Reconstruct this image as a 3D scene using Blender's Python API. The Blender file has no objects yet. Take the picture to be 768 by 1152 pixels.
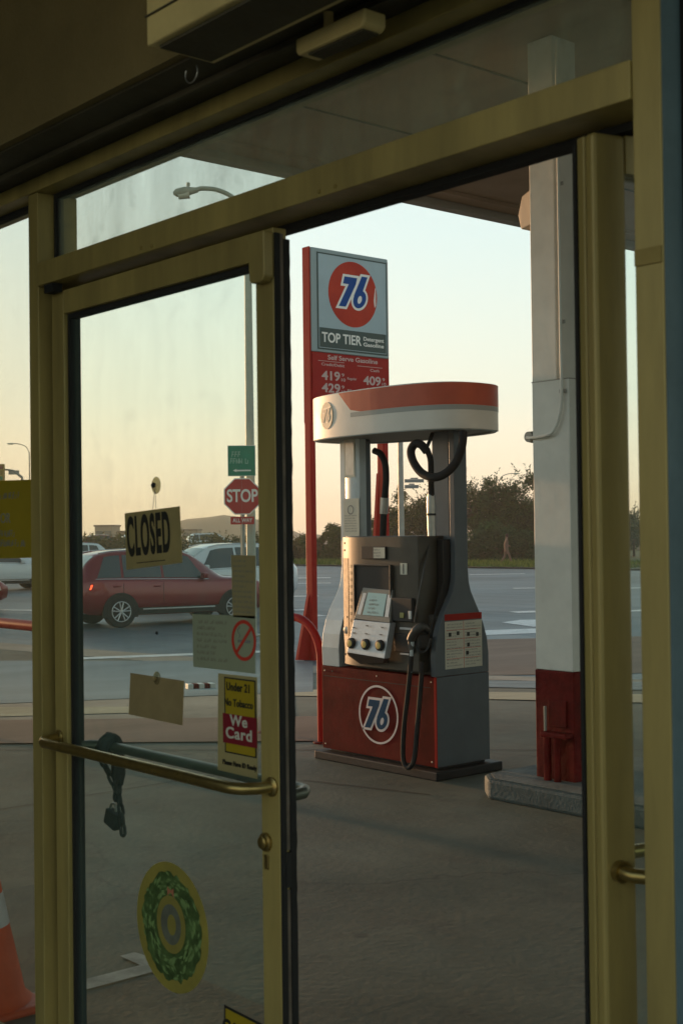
import bpy, math, random
from mathutils import Vector, Matrix
random.seed(7)
R = math.radians
S = bpy.context.scene
COL = S.collection

# ------------------------------------------------------------------ camera
F_PX, EYE, BACK = 1483.1, 1.5, 1.5995
yaw, pit, rol = R(49.5405), R(0.8935), R(-0.7062)
fw = Vector((-math.sin(yaw)*math.cos(pit), math.cos(yaw)*math.cos(pit), math.sin(pit)))
rt = Vector((math.cos(yaw), math.sin(yaw), 0.0)); up = rt.cross(fw)
rt, up = rt*math.cos(rol)+up*math.sin(rol), -rt*math.sin(rol)+up*math.cos(rol)
CAM = Vector((0, -BACK, EYE))
cd = bpy.data.cameras.new('camera'); cam = bpy.data.objects.new('camera', cd); COL.objects.link(cam)
cd.sensor_fit = 'VERTICAL'; cd.sensor_height = 36.0; cd.lens = F_PX/1152*36
cd.clip_start = 0.05; cd.clip_end = 6000
m = Matrix((rt, up, -fw)).transposed().to_4x4(); m.translation = CAM
cam.matrix_world = m
cd.dof.use_dof = True; cd.dof.focus_distance = 9.5; cd.dof.aperture_fstop = 11
S.camera = cam

# ------------------------------------------------------------------ sky, sun, exposure
SUN_EL, SUN_AZ = R(3.2), R(182.5)      # azimuth measured from +X, counter-clockwise
S.world = bpy.data.worlds.new('World'); S.world.use_nodes = True
wt = S.world.node_tree; wt.nodes.clear()
sky = wt.nodes.new('ShaderNodeTexSky'); sky.sky_type = 'NISHITA'; sky.sun_disc = False
sky.sun_elevation = SUN_EL; sky.sun_rotation = math.pi/2 - SUN_AZ
sky.air_density = 1.0; sky.dust_density = 3.5; sky.ozone_density = 1.0
wl_ = wt.links.new
def wn(t, **k):
    n = wt.nodes.new(t)
    for a_, b_ in k.items(): setattr(n, a_, b_)
    return n
tcw = wn('ShaderNodeTexCoord'); nrmz = wn('ShaderNodeVectorMath', operation='NORMALIZE'); wl_(tcw.outputs['Generated'], nrmz.inputs[0])
sep = wn('ShaderNodeSeparateXYZ'); wl_(nrmz.outputs[0], sep.inputs[0])
def ramp(stops):
    r = wn('ShaderNodeValToRGB'); e = r.color_ramp.elements
    while len(e) < len(stops): e.new(.5)
    for el, (p, c) in zip(e, stops): el.position = p; el.color = (*c, 1)
    return r
# hazy coastal evening sky: bright towards the horizon, dim overhead; warmer and brighter on the sun's side
r_sun = ramp([(0,(1.40,1.14,.76)),(.04,(1.16,1.04,.78)),(.10,(.90,.96,.82)),(.22,(.76,.93,.90)),(.40,(.62,.84,.90)),(.6,(.24,.34,.42)),(1,(.10,.15,.21))])
r_opp = ramp([(0,(.55,.62,.52)),(.15,(.76,.88,.78)),(.4,(.60,.74,.76)),(1,(.09,.14,.18))])
wl_(sep.outputs[2], r_sun.inputs[0]); wl_(sep.outputs[2], r_opp.inputs[0])
dt = wn('ShaderNodeVectorMath', operation='DOT_PRODUCT'); wl_(nrmz.outputs[0], dt.inputs[0]); dt.inputs[1].default_value = (math.cos(SUN_AZ), math.sin(SUN_AZ), 0)
mrw = wn('ShaderNodeMapRange'); mrw.inputs[1].default_value = -.35; mrw.inputs[2].default_value = .5; wl_(dt.outputs['Value'], mrw.inputs[0])
mxs = wn('ShaderNodeMix', data_type='RGBA'); wl_(mrw.outputs[0], mxs.inputs[0]); wl_(r_opp.outputs[0], mxs.inputs[6]); wl_(r_sun.outputs[0], mxs.inputs[7])
bg = wn('ShaderNodeBackground'); bg.inputs[1].default_value = 0.05; wl_(sky.outputs[0], bg.inputs[0])
bg2 = wn('ShaderNodeBackground'); bg2.inputs[1].default_value = 0.76; wl_(mxs.outputs[2], bg2.inputs[0])
ads = wn('ShaderNodeAddShader'); wo = wn('ShaderNodeOutputWorld')
wl_(bg.outputs[0], ads.inputs[0]); wl_(bg2.outputs[0], ads.inputs[1]); wl_(ads.outputs[0], wo.inputs[0])
sd = bpy.data.lights.new('sun', 'SUN'); sd.energy = 4.2; sd.angle = R(2.5); sd.color = (1.0, 0.56, 0.27)
sun = bpy.data.objects.new('sun', sd); COL.objects.link(sun)
sv = Vector((math.cos(SUN_EL)*math.cos(SUN_AZ), math.cos(SUN_EL)*math.sin(SUN_AZ), math.sin(SUN_EL)))
sun.rotation_euler = sv.to_track_quat('Z', 'Y').to_euler(); sun.location = sv*50
S.view_settings.view_transform = 'Standard'; S.view_settings.look = 'None'
S.view_settings.exposure = 0.32; S.view_settings.gamma = 1.0; S.view_settings.use_curve_mapping = False
S.render.engine = 'CYCLES'
S.cycles.max_bounces = 10; S.cycles.transparent_max_bounces = 24; S.cycles.diffuse_bounces = 5

# ------------------------------------------------------------------ measuring helpers (photo measurements -> real positions on known planes)
def ray(px, py): return fw + rt*((px-384)/F_PX) - up*((py-576)/F_PX)
def on(ax, v, px, py):
    d = ray(px, py); return CAM + d*((v-CAM[ax])/d[ax])
def onD(D, px, py): return CAM + ray(px, py)*D
fh = Vector((fw.x, fw.y)).normalized()
def smooth(a, b, t):
    t = max(0, min(1, (t-a)/(b-a))); return t*t*(3-2*t)
def gz(x, y):                          # height of the paved ground: level by the store, falling to the street
    D = x*fh.x + (y+BACK)*fh.y
    return -0.52*smooth(9.5, 20.0, D)
def gp(px, py, dz=0.0):
    lo, hi = 1.5, 400.0
    for _ in range(60):
        mid = (lo+hi)/2; P = onD(mid, px, py)
        if P.z > gz(P.x, P.y)+dz: lo = mid
        else: hi = mid
    return onD(lo, px, py)

# ------------------------------------------------------------------ materials
def mat(name, col, rough=0.5, metal=0.0, var=0.0, vscale=8.0, bump=0.0, bscale=60.0, col2=None, emit=None, estr=0.0, spec=0.5, coat=0.0, stretch=(1,1,1), lo=.35, hi=.7):
    m = bpy.data.materials.new(name); m.use_nodes = True; nt = m.node_tree; b = nt.nodes['Principled BSDF']
    b.inputs['Base Color'].default_value = (*col, 1); b.inputs['Roughness'].default_value = rough
    b.inputs['Metallic'].default_value = metal; b.inputs['Specular IOR Level'].default_value = spec
    b.inputs['Coat Weight'].default_value = coat
    tc = nt.nodes.new('ShaderNodeTexCoord'); mp = nt.nodes.new('ShaderNodeMapping'); mp.inputs['Scale'].default_value = stretch
    nt.links.new(tc.outputs['Object'], mp.inputs[0])
    if var > 0 or col2:
        n = nt.nodes.new('ShaderNodeTexNoise'); n.inputs['Scale'].default_value = vscale; n.inputs['Detail'].default_value = 8; n.inputs['Roughness'].default_value = .65
        nt.links.new(mp.outputs[0], n.inputs['Vector'])
        rp = nt.nodes.new('ShaderNodeValToRGB'); c2 = col2 or tuple(c*(1-var) for c in col)
        rp.color_ramp.elements[0].position = lo; rp.color_ramp.elements[1].position = hi
        rp.color_ramp.elements[0].color = (*c2, 1); rp.color_ramp.elements[1].color = (*col, 1)
        nt.links.new(n.outputs[0], rp.inputs[0]); nt.links.new(rp.outputs[0], b.inputs['Base Color'])
        mr = nt.nodes.new('ShaderNodeMapRange'); mr.inputs[3].default_value = min(1, rough+.12); mr.inputs[4].default_value = max(.03, rough-.08)
        nt.links.new(n.outputs[0], mr.inputs[0]); nt.links.new(mr.outputs[0], b.inputs['Roughness'])
    if bump > 0:
        n2 = nt.nodes.new('ShaderNodeTexNoise'); n2.inputs['Scale'].default_value = bscale; n2.inputs['Detail'].default_value = 6
        nt.links.new(mp.outputs[0], n2.inputs['Vector'])
        bp = nt.nodes.new('ShaderNodeBump'); bp.inputs['Strength'].default_value = bump; bp.inputs['Distance'].default_value = 0.01
        nt.links.new(n2.outputs[0], bp.inputs['Height']); nt.links.new(bp.outputs[0], b.inputs['Normal'])
    if name.startswith(('red','logo')): b.inputs['Specular IOR Level'].default_value = .12
    if emit:
        b.inputs['Emission Color'].default_value = (*emit, 1); b.inputs['Emission Strength'].default_value = estr
    return m
def glass_mat(name, tintc, dirt=0.03, dirtc=(.5,.5,.42), streak=True, ior=1.5):
    m = bpy.data.materials.new(name); m.use_nodes = True; nt = m.node_tree; nt.nodes.clear()
    o = nt.nodes.new('ShaderNodeOutputMaterial'); tr = nt.nodes.new('ShaderNodeBsdfTransparent'); tr.inputs[0].default_value = (*tintc, 1)
    gl = nt.nodes.new('ShaderNodeBsdfGlossy'); gl.inputs['Roughness'].default_value = 0.02; gl.inputs[0].default_value = (.9,.9,.9,1)
    fr = nt.nodes.new('ShaderNodeFresnel')
    ge = nt.nodes.new('ShaderNodeNewGeometry'); im = nt.nodes.new('ShaderNodeMapRange'); im.inputs[3].default_value = ior; im.inputs[4].default_value = 1/ior
    nt.links.new(ge.outputs['Backfacing'], im.inputs[0]); nt.links.new(im.outputs[0], fr.inputs[0])
    m1 = nt.nodes.new('ShaderNodeMixShader'); nt.links.new(fr.outputs[0], m1.inputs[0]); nt.links.new(tr.outputs[0], m1.inputs[1]); nt.links.new(gl.outputs[0], m1.inputs[2])
    df = nt.nodes.new('ShaderNodeBsdfDiffuse'); df.inputs[0].default_value = (*dirtc, 1)
    tl = nt.nodes.new('ShaderNodeBsdfTranslucent'); tl.inputs[0].default_value = (*dirtc, 1)
    m3 = nt.nodes.new('ShaderNodeMixShader'); nt.links.new(df.outputs[0], m3.inputs[1]); nt.links.new(tl.outputs[0], m3.inputs[2])
    m2 = nt.nodes.new('ShaderNodeMixShader'); nt.links.new(m1.outputs[0], m2.inputs[1]); nt.links.new(m3.outputs[0], m2.inputs[2])
    tc = nt.nodes.new('ShaderNodeTexCoord'); mp = nt.nodes.new('ShaderNodeMapping'); mp.inputs['Scale'].default_value = (3, 3, .8)
    n = nt.nodes.new('ShaderNodeTexNoise'); n.inputs['Scale'].default_value = 2.2; n.inputs['Detail'].default_value = 9; n.inputs['Roughness'].default_value = .7
    nt.links.new(tc.outputs['Object'], mp.inputs[0]); nt.links.new(mp.outputs[0], n.inputs['Vector'])
    mr = nt.nodes.new('ShaderNodeMapRange'); mr.inputs[1].default_value = .3; mr.inputs[2].default_value = .75; mr.inputs[3].default_value = dirt*.35; mr.inputs[4].default_value = dirt*1.9
    nt.links.new(n.outputs[0], mr.inputs[0])
    n3 = nt.nodes.new('ShaderNodeTexNoise'); n3.inputs['Scale'].default_value = 9; n3.inputs['Detail'].default_value = 6; n3.inputs['Distortion'].default_value = 1.5; nt.links.new(tc.outputs['Object'], n3.inputs['Vector'])
    r3 = nt.nodes.new('ShaderNodeMapRange'); r3.inputs[1].default_value = .56; r3.inputs[2].default_value = .74; r3.inputs[4].default_value = dirt*.7; nt.links.new(n3.outputs[0], r3.inputs[0])
    aa = nt.nodes.new('ShaderNodeMath'); aa.operation = 'ADD'; nt.links.new(mr.outputs[0], aa.inputs[0]); nt.links.new(r3.outputs[0], aa.inputs[1])
    nt.links.new(aa.outputs[0], m2.inputs[0]); nt.links.new(m2.outputs[0], o.inputs[0])
    return m
def leaf_mat(name, c1, c2):
    m = bpy.data.materials.new(name); m.use_nodes = True; nt = m.node_tree; nt.nodes.clear()
    o = nt.nodes.new('ShaderNodeOutputMaterial'); d = nt.nodes.new('ShaderNodeBsdfDiffuse'); t = nt.nodes.new('ShaderNodeBsdfTranslucent'); mx = nt.nodes.new('ShaderNodeMixShader'); mx.inputs[0].default_value = .35
    g = nt.nodes.new('ShaderNodeNewGeometry'); rp = nt.nodes.new('ShaderNodeValToRGB')
    rp.color_ramp.elements[0].color = (*c1, 1); rp.color_ramp.elements[1].color = (*c2, 1)
    nt.links.new(g.outputs['Random Per Island'], rp.inputs[0]); nt.links.new(rp.outputs[0], d.inputs[0]); nt.links.new(rp.outputs[0], t.inputs[0])
    nt.links.new(d.outputs[0], mx.inputs[1]); nt.links.new(t.outputs[0], mx.inputs[2]); nt.links.new(mx.outputs[0], o.inputs[0])
    return m
M = {}
M['gold'] = mat('gold_anodised', (.51,.395,.135), .38, .15, var=.45, vscale=5, bump=.05, bscale=180, stretch=(1,1,.15))
M['gold2'] = mat('gold_anodised_worn', (.36,.27,.08), .45, .35, var=.3, vscale=7, bump=.05, bscale=180)
M['brass'] = mat('brass', (.42,.31,.11), .28, .85, var=.3, vscale=30)
M['rubber'] = mat('rubber', (.012,.012,.012), .8)
M['black'] = mat('black_plastic', (.012,.013,.013), .6, bump=.05, bscale=200)
M['darkgrey'] = mat('dark_grey_plastic', (.055,.055,.05), .5, var=.25, vscale=12, bump=.06, bscale=150)
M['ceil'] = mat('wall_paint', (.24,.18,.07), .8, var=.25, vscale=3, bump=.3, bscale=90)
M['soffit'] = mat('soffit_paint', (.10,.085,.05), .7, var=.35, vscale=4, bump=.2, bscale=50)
M['boxm'] = mat('cream_enamel', (.78,.62,.27), .5, var=.2, vscale=6)
M['floor'] = mat('floor_tile', (.16,.14,.11), .5, var=.3, vscale=4)
M['conc'] = mat('forecourt_concrete', (.165,.178,.132), .8, var=.55, vscale=.9, bump=.25, bscale=30, lo=.3, hi=.72)
M['apron'] = mat('apron_concrete', (.21,.175,.12), .85, var=.5, vscale=3, bump=.3, bscale=40)
M['kerb'] = mat('kerb_concrete', (.20,.225,.21), .85, var=.4, vscale=5, bump=.4, bscale=40)
M['kerbside'] = mat('kerb_side_tone', (.06,.10,.105), .7, var=.4, vscale=8, bump=.3, bscale=50)  # darker teal body than the kerb top
M['walk'] = mat('sidewalk_concrete', (.36,.31,.24), .8, var=.3, vscale=.8, bump=.2, bscale=20)
M['asph'] = mat('asphalt', (.09,.122,.14), .5, var=.5, vscale=.30, bump=.2, bscale=25, stretch=(1,.35,1))
for k_, sc_, ds_ in (('asph',(.10,.55,1),.05),('conc',(.35,.8,1),.012)):
    nt_ = M[k_].node_tree; b_ = nt_.nodes['Principled BSDF']; tc_ = nt_.nodes.new('ShaderNodeTexCoord'); mp_ = nt_.nodes.new('ShaderNodeMapping'); mp_.inputs['Scale'].default_value = sc_; mp_.inputs['Rotation'].default_value = (0,0,R(-40))
    n_ = nt_.nodes.new('ShaderNodeTexNoise'); n_.inputs['Scale'].default_value = 1.0; n_.inputs['Detail'].default_value = 4; bb_ = nt_.nodes.new('ShaderNodeBump'); bb_.inputs['Distance'].default_value = ds_*4; bb_.inputs['Strength'].default_value = 1.0
    nt_.links.new(tc_.outputs['Object'], mp_.inputs[0]); nt_.links.new(mp_.outputs[0], n_.inputs['Vector']); nt_.links.new(n_.outputs[0], bb_.inputs['Height'])
    old_ = b_.inputs['Normal'].links[0].from_node; nt_.links.new(bb_.outputs[0], old_.inputs['Normal'])
def weather(mname, crack=.55, stain=(.055,.06,.05), cs=.45):
    nt_ = M[mname].node_tree; L_ = nt_.links.new; b_ = nt_.nodes['Principled BSDF']; N_ = nt_.nodes.new
    tc_ = N_('ShaderNodeTexCoord'); src = b_.inputs['Base Color'].links[0].from_socket
    wv = N_('ShaderNodeTexNoise'); wv.inputs['Scale'].default_value = 1.6; wv.inputs['Detail'].default_value = 5; L_(tc_.outputs['Object'], wv.inputs['Vector'])
    ad = N_('ShaderNodeMix'); ad.data_type = 'RGBA'; ad.blend_type = 'ADD'; ad.inputs[0].default_value = .9; L_(tc_.outputs['Object'], ad.inputs[6]); L_(wv.outputs['Color'], ad.inputs[7])
    vo = N_('ShaderNodeTexVoronoi'); vo.feature = 'DISTANCE_TO_EDGE'; vo.inputs['Scale'].default_value = cs; L_(ad.outputs[2], vo.inputs['Vector'])
    cr = N_('ShaderNodeMapRange'); cr.inputs[1].default_value = 0; cr.inputs[2].default_value = .006; cr.inputs[3].default_value = crack; cr.inputs[4].default_value = 0; L_(vo.outputs['Distance'], cr.inputs[0])
    m1 = N_('ShaderNodeMix'); m1.data_type = 'RGBA'; m1.inputs[7].default_value = (.03,.03,.025,1); L_(cr.outputs[0], m1.inputs[0]); L_(src, m1.inputs[6])
    s1 = N_('ShaderNodeTexNoise'); s1.inputs['Scale'].default_value = 2.3; s1.inputs['Detail'].default_value = 10; s1.inputs['Roughness'].default_value = .72; L_(tc_.outputs['Object'], s1.inputs['Vector'])
    r1 = N_('ShaderNodeMapRange'); r1.inputs[1].default_value = .56; r1.inputs[2].default_value = .70; r1.inputs[4].default_value = .55; L_(s1.outputs[0], r1.inputs[0])
    m2 = N_('ShaderNodeMix'); m2.data_type = 'RGBA'; m2.inputs[7].default_value = (*stain,1); L_(r1.outputs[0], m2.inputs[0]); L_(m1.outputs[2], m2.inputs[6])
    v2 = N_('ShaderNodeTexVoronoi'); v2.inputs['Scale'].default_value = 2.7; L_(tc_.outputs['Object'], v2.inputs['Vector'])
    r2 = N_('ShaderNodeMapRange'); r2.inputs[1].default_value = .05; r2.inputs[2].default_value = .10; r2.inputs[3].default_value = .6; r2.inputs[4].default_value = 0; L_(v2.outputs['Distance'], r2.inputs[0])
    m3 = N_('ShaderNodeMix'); m3.data_type = 'RGBA'; m3.inputs[7].default_value = (*stain,1); L_(r2.outputs[0], m3.inputs[0]); L_(m2.outputs[2], m3.inputs[6]); L_(m3.outputs[2], b_.inputs['Base Color'])
weather('conc', .35, cs=.3); weather('apron', .3, (.10,.075,.05), 1.2); weather('walk', .4, (.15,.13,.1), .8); weather('asph', .5, (.05,.06,.065), .25)
M['earth'] = mat('earth', (.07,.07,.04), .9, var=.4, vscale=.1)
M['line'] = mat('road_paint', (.85,.86,.84), .6, var=.35, vscale=6)
M['joint'] = mat('joint_tar', (.03,.03,.028), .8)
M['red'] = mat('red_enamel', (.15,.006,.004), .6, var=.45, vscale=5, bump=.08, bscale=40)
M['redsign'] = mat('red_sign_face', (.36,.014,.012), .4, var=.15, vscale=3)
M['redpost'] = mat('red_post_paint', (.36,.018,.012), .5, var=.15, vscale=3)
M['redpipe'] = mat('red_pipe_paint', (.38,.018,.014), .4, var=.3, vscale=10)
M['redrust'] = mat('red_paint_scuffed', (.18,.012,.009), .6, var=.6, vscale=7, bump=.4, bscale=30)
M['grey'] = mat('grey_panel', (.10,.12,.135), .45, .2, var=.18, vscale=5, bump=.03, bscale=80)
M['silver'] = mat('silver_panel', (.52,.58,.60), .4, .15, var=.15, vscale=6)
M['steel'] = mat('brushed_steel', (.42,.42,.40), .35, .75, var=.2, vscale=20)
M['white'] = mat('white_panel', (.74,.73,.68), .45, var=.12, vscale=4)
M['topred'] = mat('topper_red', (.52,.085,.035), .45, var=.2, vscale=4)
M['topgrey'] = mat('topper_grey', (.33,.35,.34), .45)
M['colw'] = mat('column_white_paint', (.74,.74,.68), .6, var=.2, vscale=2.5, bump=.12, bscale=20)
M['canopyu'] = mat('canopy_underside', (.42,.29,.19), .7, var=.2, vscale=1.5)
M['canopyf'] = mat('canopy_fascia', (.40,.36,.30), .6, var=.15, vscale=1)
M['bluelogo'] = mat('logo_blue', (.0,.06,.27), .45)
M['teal'] = mat('logo_teal', (.0,.05,.11), .45)
M['whitelogo'] = mat('logo_white', (.82,.80,.75), .5)
M['pink'] = mat('logo_line', (.75,.62,.58), .5)
M['orangered'] = mat('logo_red_orange', (.52,.045,.02), .4, col2=(.40,.03,.018), vscale=2)
M['signblue'] = mat('sign_pale_blue', (.36,.46,.50), .45, var=.1, vscale=2)
M['signframe'] = mat('sign_frame', (.26,.33,.34), .45)
M['darkgreen'] = mat('dark_green_panel', (.02,.05,.045), .45)
M['paper'] = mat('paper', (.62,.60,.50), .8, var=.1, vscale=8)
M['ink'] = mat('ink', (.015,.014,.012), .6)
M['faint'] = mat('faint_ink', (.30,.29,.22), .8)
M['greyink'] = mat('grey_ink', (.22,.22,.21), .7)
M['redink'] = mat('red_ink', (.55,.05,.03), .7)
M['closed'] = mat('closed_card', (.52,.42,.19), .7, var=.15, vscale=10)
M['card'] = mat('cardboard', (.40,.30,.14), .85, var=.2, vscale=12)
M['tan'] = mat('tan_paper', (.50,.42,.22), .8, var=.12, vscale=6)
M['yellow'] = mat('yellow_paper', (.55,.42,.03), .75, var=.12, vscale=6)
M['yellowb'] = mat('bright_yellow', (.55,.40,.02), .6)
M['maroon'] = mat('maroon', (.30,.015,.03), .6)
M['olive'] = mat('wreath_green', (.20,.33,.10), .7, var=.6, vscale=22)
M['wrring'] = mat('wreath_yellow', (.56,.48,.12), .7, var=.2, vscale=12)
M['wrcentre'] = mat('wreath_centre', (.34,.36,.27), .7, var=.4, vscale=20)
M['orange'] = mat('cone_orange', (.75,.10,.02), .55, var=.25, vscale=10)
M['conewhite'] = mat('cone_reflective', (.6,.6,.62), .4)
M['galv'] = mat('galvanised_steel', (.34,.33,.29), .5, .4, var=.2, vscale=4)
M['greensign'] = mat('street_sign_green', (.02,.24,.14), .4, var=.2, vscale=4)
M['stopred'] = mat('stop_sign_red', (.45,.02,.02), .4)
M['carred'] = mat('car_paint_red', (.20,.008,.015), .3, .3, coat=.8)
M['carwhite'] = mat('car_paint_white', (.62,.66,.68), .3, coat=.8)
M['cardark'] = mat('car_paint_dark', (.10,.10,.11), .3, coat=.8)
M['carglass'] = mat('car_glass', (.02,.03,.035), .05, spec=.9)
M['windscreen'] = mat('windscreen_glass', (.16,.24,.25), .08, spec=.9)  # paler teal base colour paints in the reflected sky
M['tyre'] = mat('tyre', (.018,.018,.018), .8)
M['rim'] = mat('rim_alloy', (.5,.5,.5), .3, .8)
M['trim'] = mat('black_trim', (.010,.010,.010), .6)
M['chrome'] = mat('chrome', (.7,.7,.7), .15, 1)
M['tail'] = mat('tail_lamp', (.6,.02,.01), .2, emit=(1,.08,.02), estr=2.5)
M['lamp'] = mat('lamp_housing', (.42,.44,.36), .5, var=.1)
M['lens'] = mat('lamp_lens', (.6,.6,.5), .2)
M['bark'] = mat('bark', (.07,.05,.035), .9, var=.4, vscale=10)
M['leafd'] = leaf_mat('leaves_dark', (.006,.028,.008), (.032,.085,.018))
M['leafm'] = leaf_mat('leaves_olive', (.012,.038,.010), (.06,.095,.02))
M['leafg'] = leaf_mat('leaves_cool_green', (.015,.05,.025), (.045,.11,.045))
M['leafy'] = leaf_mat('leaves_dry', (.04,.045,.015), (.11,.10,.035))
M['grass'] = leaf_mat('grass_blades', (.06,.10,.02), (.17,.21,.05))
M['grassb'] = mat('grass_base', (.08,.11,.03), .9, var=.5, vscale=.6)
M['hill'] = mat('hill_scrub', (.15,.12,.07), .9, var=.35, vscale=.03)
M['bldw'] = mat('building_render', (.35,.25,.18), .8, var=.1, vscale=.3)
M['bldr'] = mat('building_roof', (.16,.10,.08), .8)
M['bldg'] = mat('building_window', (.04,.05,.06), .2)
M['skin'] = mat('skin', (.35,.2,.14), .6)
M['cloth'] = mat('dark_cloth', (.02,.018,.018), .9)
M['clothtop'] = mat('brown_jacket', (.16,.10,.075), .9)
M['hair'] = mat('hair', (.02,.015,.01), .7)
M['shoe'] = mat('shoe', (.5,.42,.4), .6)
M['screen'] = mat('lcd_screen', (.30,.42,.40), .12, emit=(.55,.8,.75), estr=.05)
M['bezel'] = mat('bezel', (.17,.17,.155), .45, .2)
M['keypad'] = mat('steel_keypad', (.5,.52,.54), .4, .35, var=.15, vscale=20)
M['gbutton'] = mat('grade_button', (.60,.44,.14), .4)
M['glass_door'] = glass_mat('glass_door', (.94,.98,.95), .04, (.36,.60,.56), ior=1.28)
M['glass_tr'] = glass_mat('glass_transom', (.95,.97,.93), .19, (.50,.56,.44), ior=1.45)  # heavier dirt also paints in pale interior reflections
M['glass_side'] = glass_mat('glass_sidelite', (.96,.98,.95), .02, (.45,.45,.36))
M['cupm'] = glass_mat('suction_cup_rubber', (.7,.68,.55), .25, (.5,.45,.3))

def backlit(name, f):      # thin paper or film lets some daylight through
    m_ = M[name] if isinstance(name, str) else name; nt_ = m_.node_tree; b_ = nt_.nodes['Principled BSDF']; o_ = [n for n in nt_.nodes if n.type == 'OUTPUT_MATERIAL'][0]
    t_ = nt_.nodes.new('ShaderNodeBsdfTranslucent'); x_ = nt_.nodes.new('ShaderNodeMixShader'); x_.inputs[0].default_value = f
    if b_.inputs['Base Color'].links: nt_.links.new(b_.inputs['Base Color'].links[0].from_socket, t_.inputs[0])
    else: t_.inputs[0].default_value = b_.inputs['Base Color'].default_value
    nt_.links.new(b_.outputs[0], x_.inputs[1]); nt_.links.new(t_.outputs[0], x_.inputs[2]); nt_.links.new(x_.outputs[0], o_.inputs[0]); return m_
for k_, f_ in (('closed',.35),('card',.15),('tan',.45),('yellow',.4),('yellowb',.35),('maroon',.3),('olive',.5),('wrring',.5),('wrcentre',.5)): backlit(k_, f_)

# ------------------------------------------------------------------ object helpers
def tag(o, label=None, cat=None, group=None, kind=None):
    if label: o['label'] = label
    if cat: o['category'] = cat
    if group: o['group'] = group
    if kind: o['kind'] = kind
    return o
def empty(name, loc, label, cat, group=None, rz=0):
    o = bpy.data.objects.new(name, None); COL.objects.link(o); o.location = loc; o.rotation_euler = (0,0,rz); o.empty_display_size = .1
    return tag(o, label, cat, group)
def origin(o):
    v = Vector((0,0,0))
    while o: v += Vector(o.location); o = o.parent
    return v
class MB:
    def __init__(s): s.v = []; s.f = []
    def add(s, vs, fs):
        b = len(s.v); s.v += [Vector(v) for v in vs]; s.f += [tuple(i+b for i in f) for f in fs]; return s
    def box(s, x0, x1, y0, y1, z0, z1):
        return s.obox(Vector(((x0+x1)/2,(y0+y1)/2,(z0+z1)/2)), Vector((abs(x1-x0)/2,0,0)), Vector((0,abs(y1-y0)/2,0)), Vector((0,0,abs(z1-z0)/2)))
    def obox(s, c, a, b, d):
        vs = [c+a*i+b*j+d*k for k in (-1,1) for j in (-1,1) for i in (-1,1)]
        return s.add(vs, [(0,2,3,1),(4,5,7,6),(0,1,5,4),(2,6,7,3),(0,4,6,2),(1,3,7,5)])
    def prism(s, pts, off):
        n = len(pts); off = Vector(off); vs = [Vector(p) for p in pts] + [Vector(p)+off for p in pts]
        return s.add(vs, [tuple(range(n))[::-1], tuple(range(n,2*n))] + [(i,(i+1)%n,(i+1)%n+n,i+n) for i in range(n)])
    def tube(s, pts, r, n=10, cap=True, closed=False):
        pts = [Vector(p) for p in pts]; N = len(pts); rs = r if isinstance(r, (list,tuple)) else [r]*N
        vs = []; prev = None
        for i, p in enumerate(pts):
            if closed: t = pts[(i+1)%N]-pts[i-1]
            else: t = pts[min(i+1,N-1)]-pts[max(i-1,0)]
            t.normalize()
            if prev is None:
                a = Vector((0,0,1)) if abs(t.z) < .9 else Vector((1,0,0)); u = t.cross(a).normalized()
            else: u = (prev - t*prev.dot(t)).normalized()
            prev = u; w = t.cross(u)
            vs += [p + (u*math.cos(2*math.pi*k/n)+w*math.sin(2*math.pi*k/n))*rs[i] for k in range(n)]
        fs = []
        for i in range(N if closed else N-1):
            j = (i+1) % N
            fs += [(i*n+k, i*n+(k+1)%n, j*n+(k+1)%n, j*n+k) for k in range(n)]
        if cap and not closed: fs += [tuple(range(n))[::-1], tuple((N-1)*n+k for k in range(n))]
        return s.add(vs, fs)
    def lathe(s, prof, c=(0,0,0), n=24, axis='z'):
        c = Vector(c); vs = []
        for (r, h) in prof:
            for k in range(n):
                a = 2*math.pi*k/n
                if axis == 'z': vs.append(c+Vector((r*math.cos(a), r*math.sin(a), h)))
                elif axis == 'y': vs.append(c+Vector((r*math.cos(a), h, r*math.sin(a))))
                else: vs.append(c+Vector((h, r*math.cos(a), r*math.sin(a))))
        fs = [(i*n+k, i*n+(k+1)%n, (i+1)*n+(k+1)%n, (i+1)*n+k) for i in range(len(prof)-1) for k in range(n)]
        fs += [tuple(range(n))[::-1], tuple((len(prof)-1)*n+k for k in range(n))]
        return s.add(vs, fs)
    def build(s, name, m, parent=None, bevel=0, smooth=False, segs=2, **kw):
        me = bpy.data.meshes.new(name); o0 = origin(parent) if parent else Vector((0,0,0))
        me.from_pydata([v-o0 for v in s.v], [], s.f); me.materials.append(M[m] if isinstance(m, str) else m)
        import bmesh
        bm = bmesh.new(); bm.from_mesh(me); bmesh.ops.recalc_face_normals(bm, faces=bm.faces); bm.to_mesh(me); bm.free()
        o = bpy.data.objects.new(name, me); COL.objects.link(o); o.parent = parent
        if smooth:
            me.polygons.foreach_set('use_smooth', [True]*len(me.polygons))
            me.set_sharp_from_angle(angle=R(40))
        if bevel:
            b = o.modifiers.new('b', 'BEVEL'); b.width = bevel; b.segments = segs; b.limit_method = 'ANGLE'; b.angle_limit = R(35)
        return tag(o, **kw) if kw else o
def from_curve(name, cu, m, parent, M4):
    tmp = bpy.data.objects.new('tmp', cu); COL.objects.link(tmp)
    dg = bpy.context.evaluated_depsgraph_get(); me = bpy.data.meshes.new_from_object(tmp.evaluated_get(dg)); bpy.data.objects.remove(tmp)
    me.transform(Matrix.Translation(-(origin(parent) if parent else Vector((0,0,0)))) @ M4)
    me.materials.clear(); me.materials.append(M[m]); me.name = name
    o = bpy.data.objects.new(name, me); COL.objects.link(o); o.parent = parent
    return o
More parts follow.
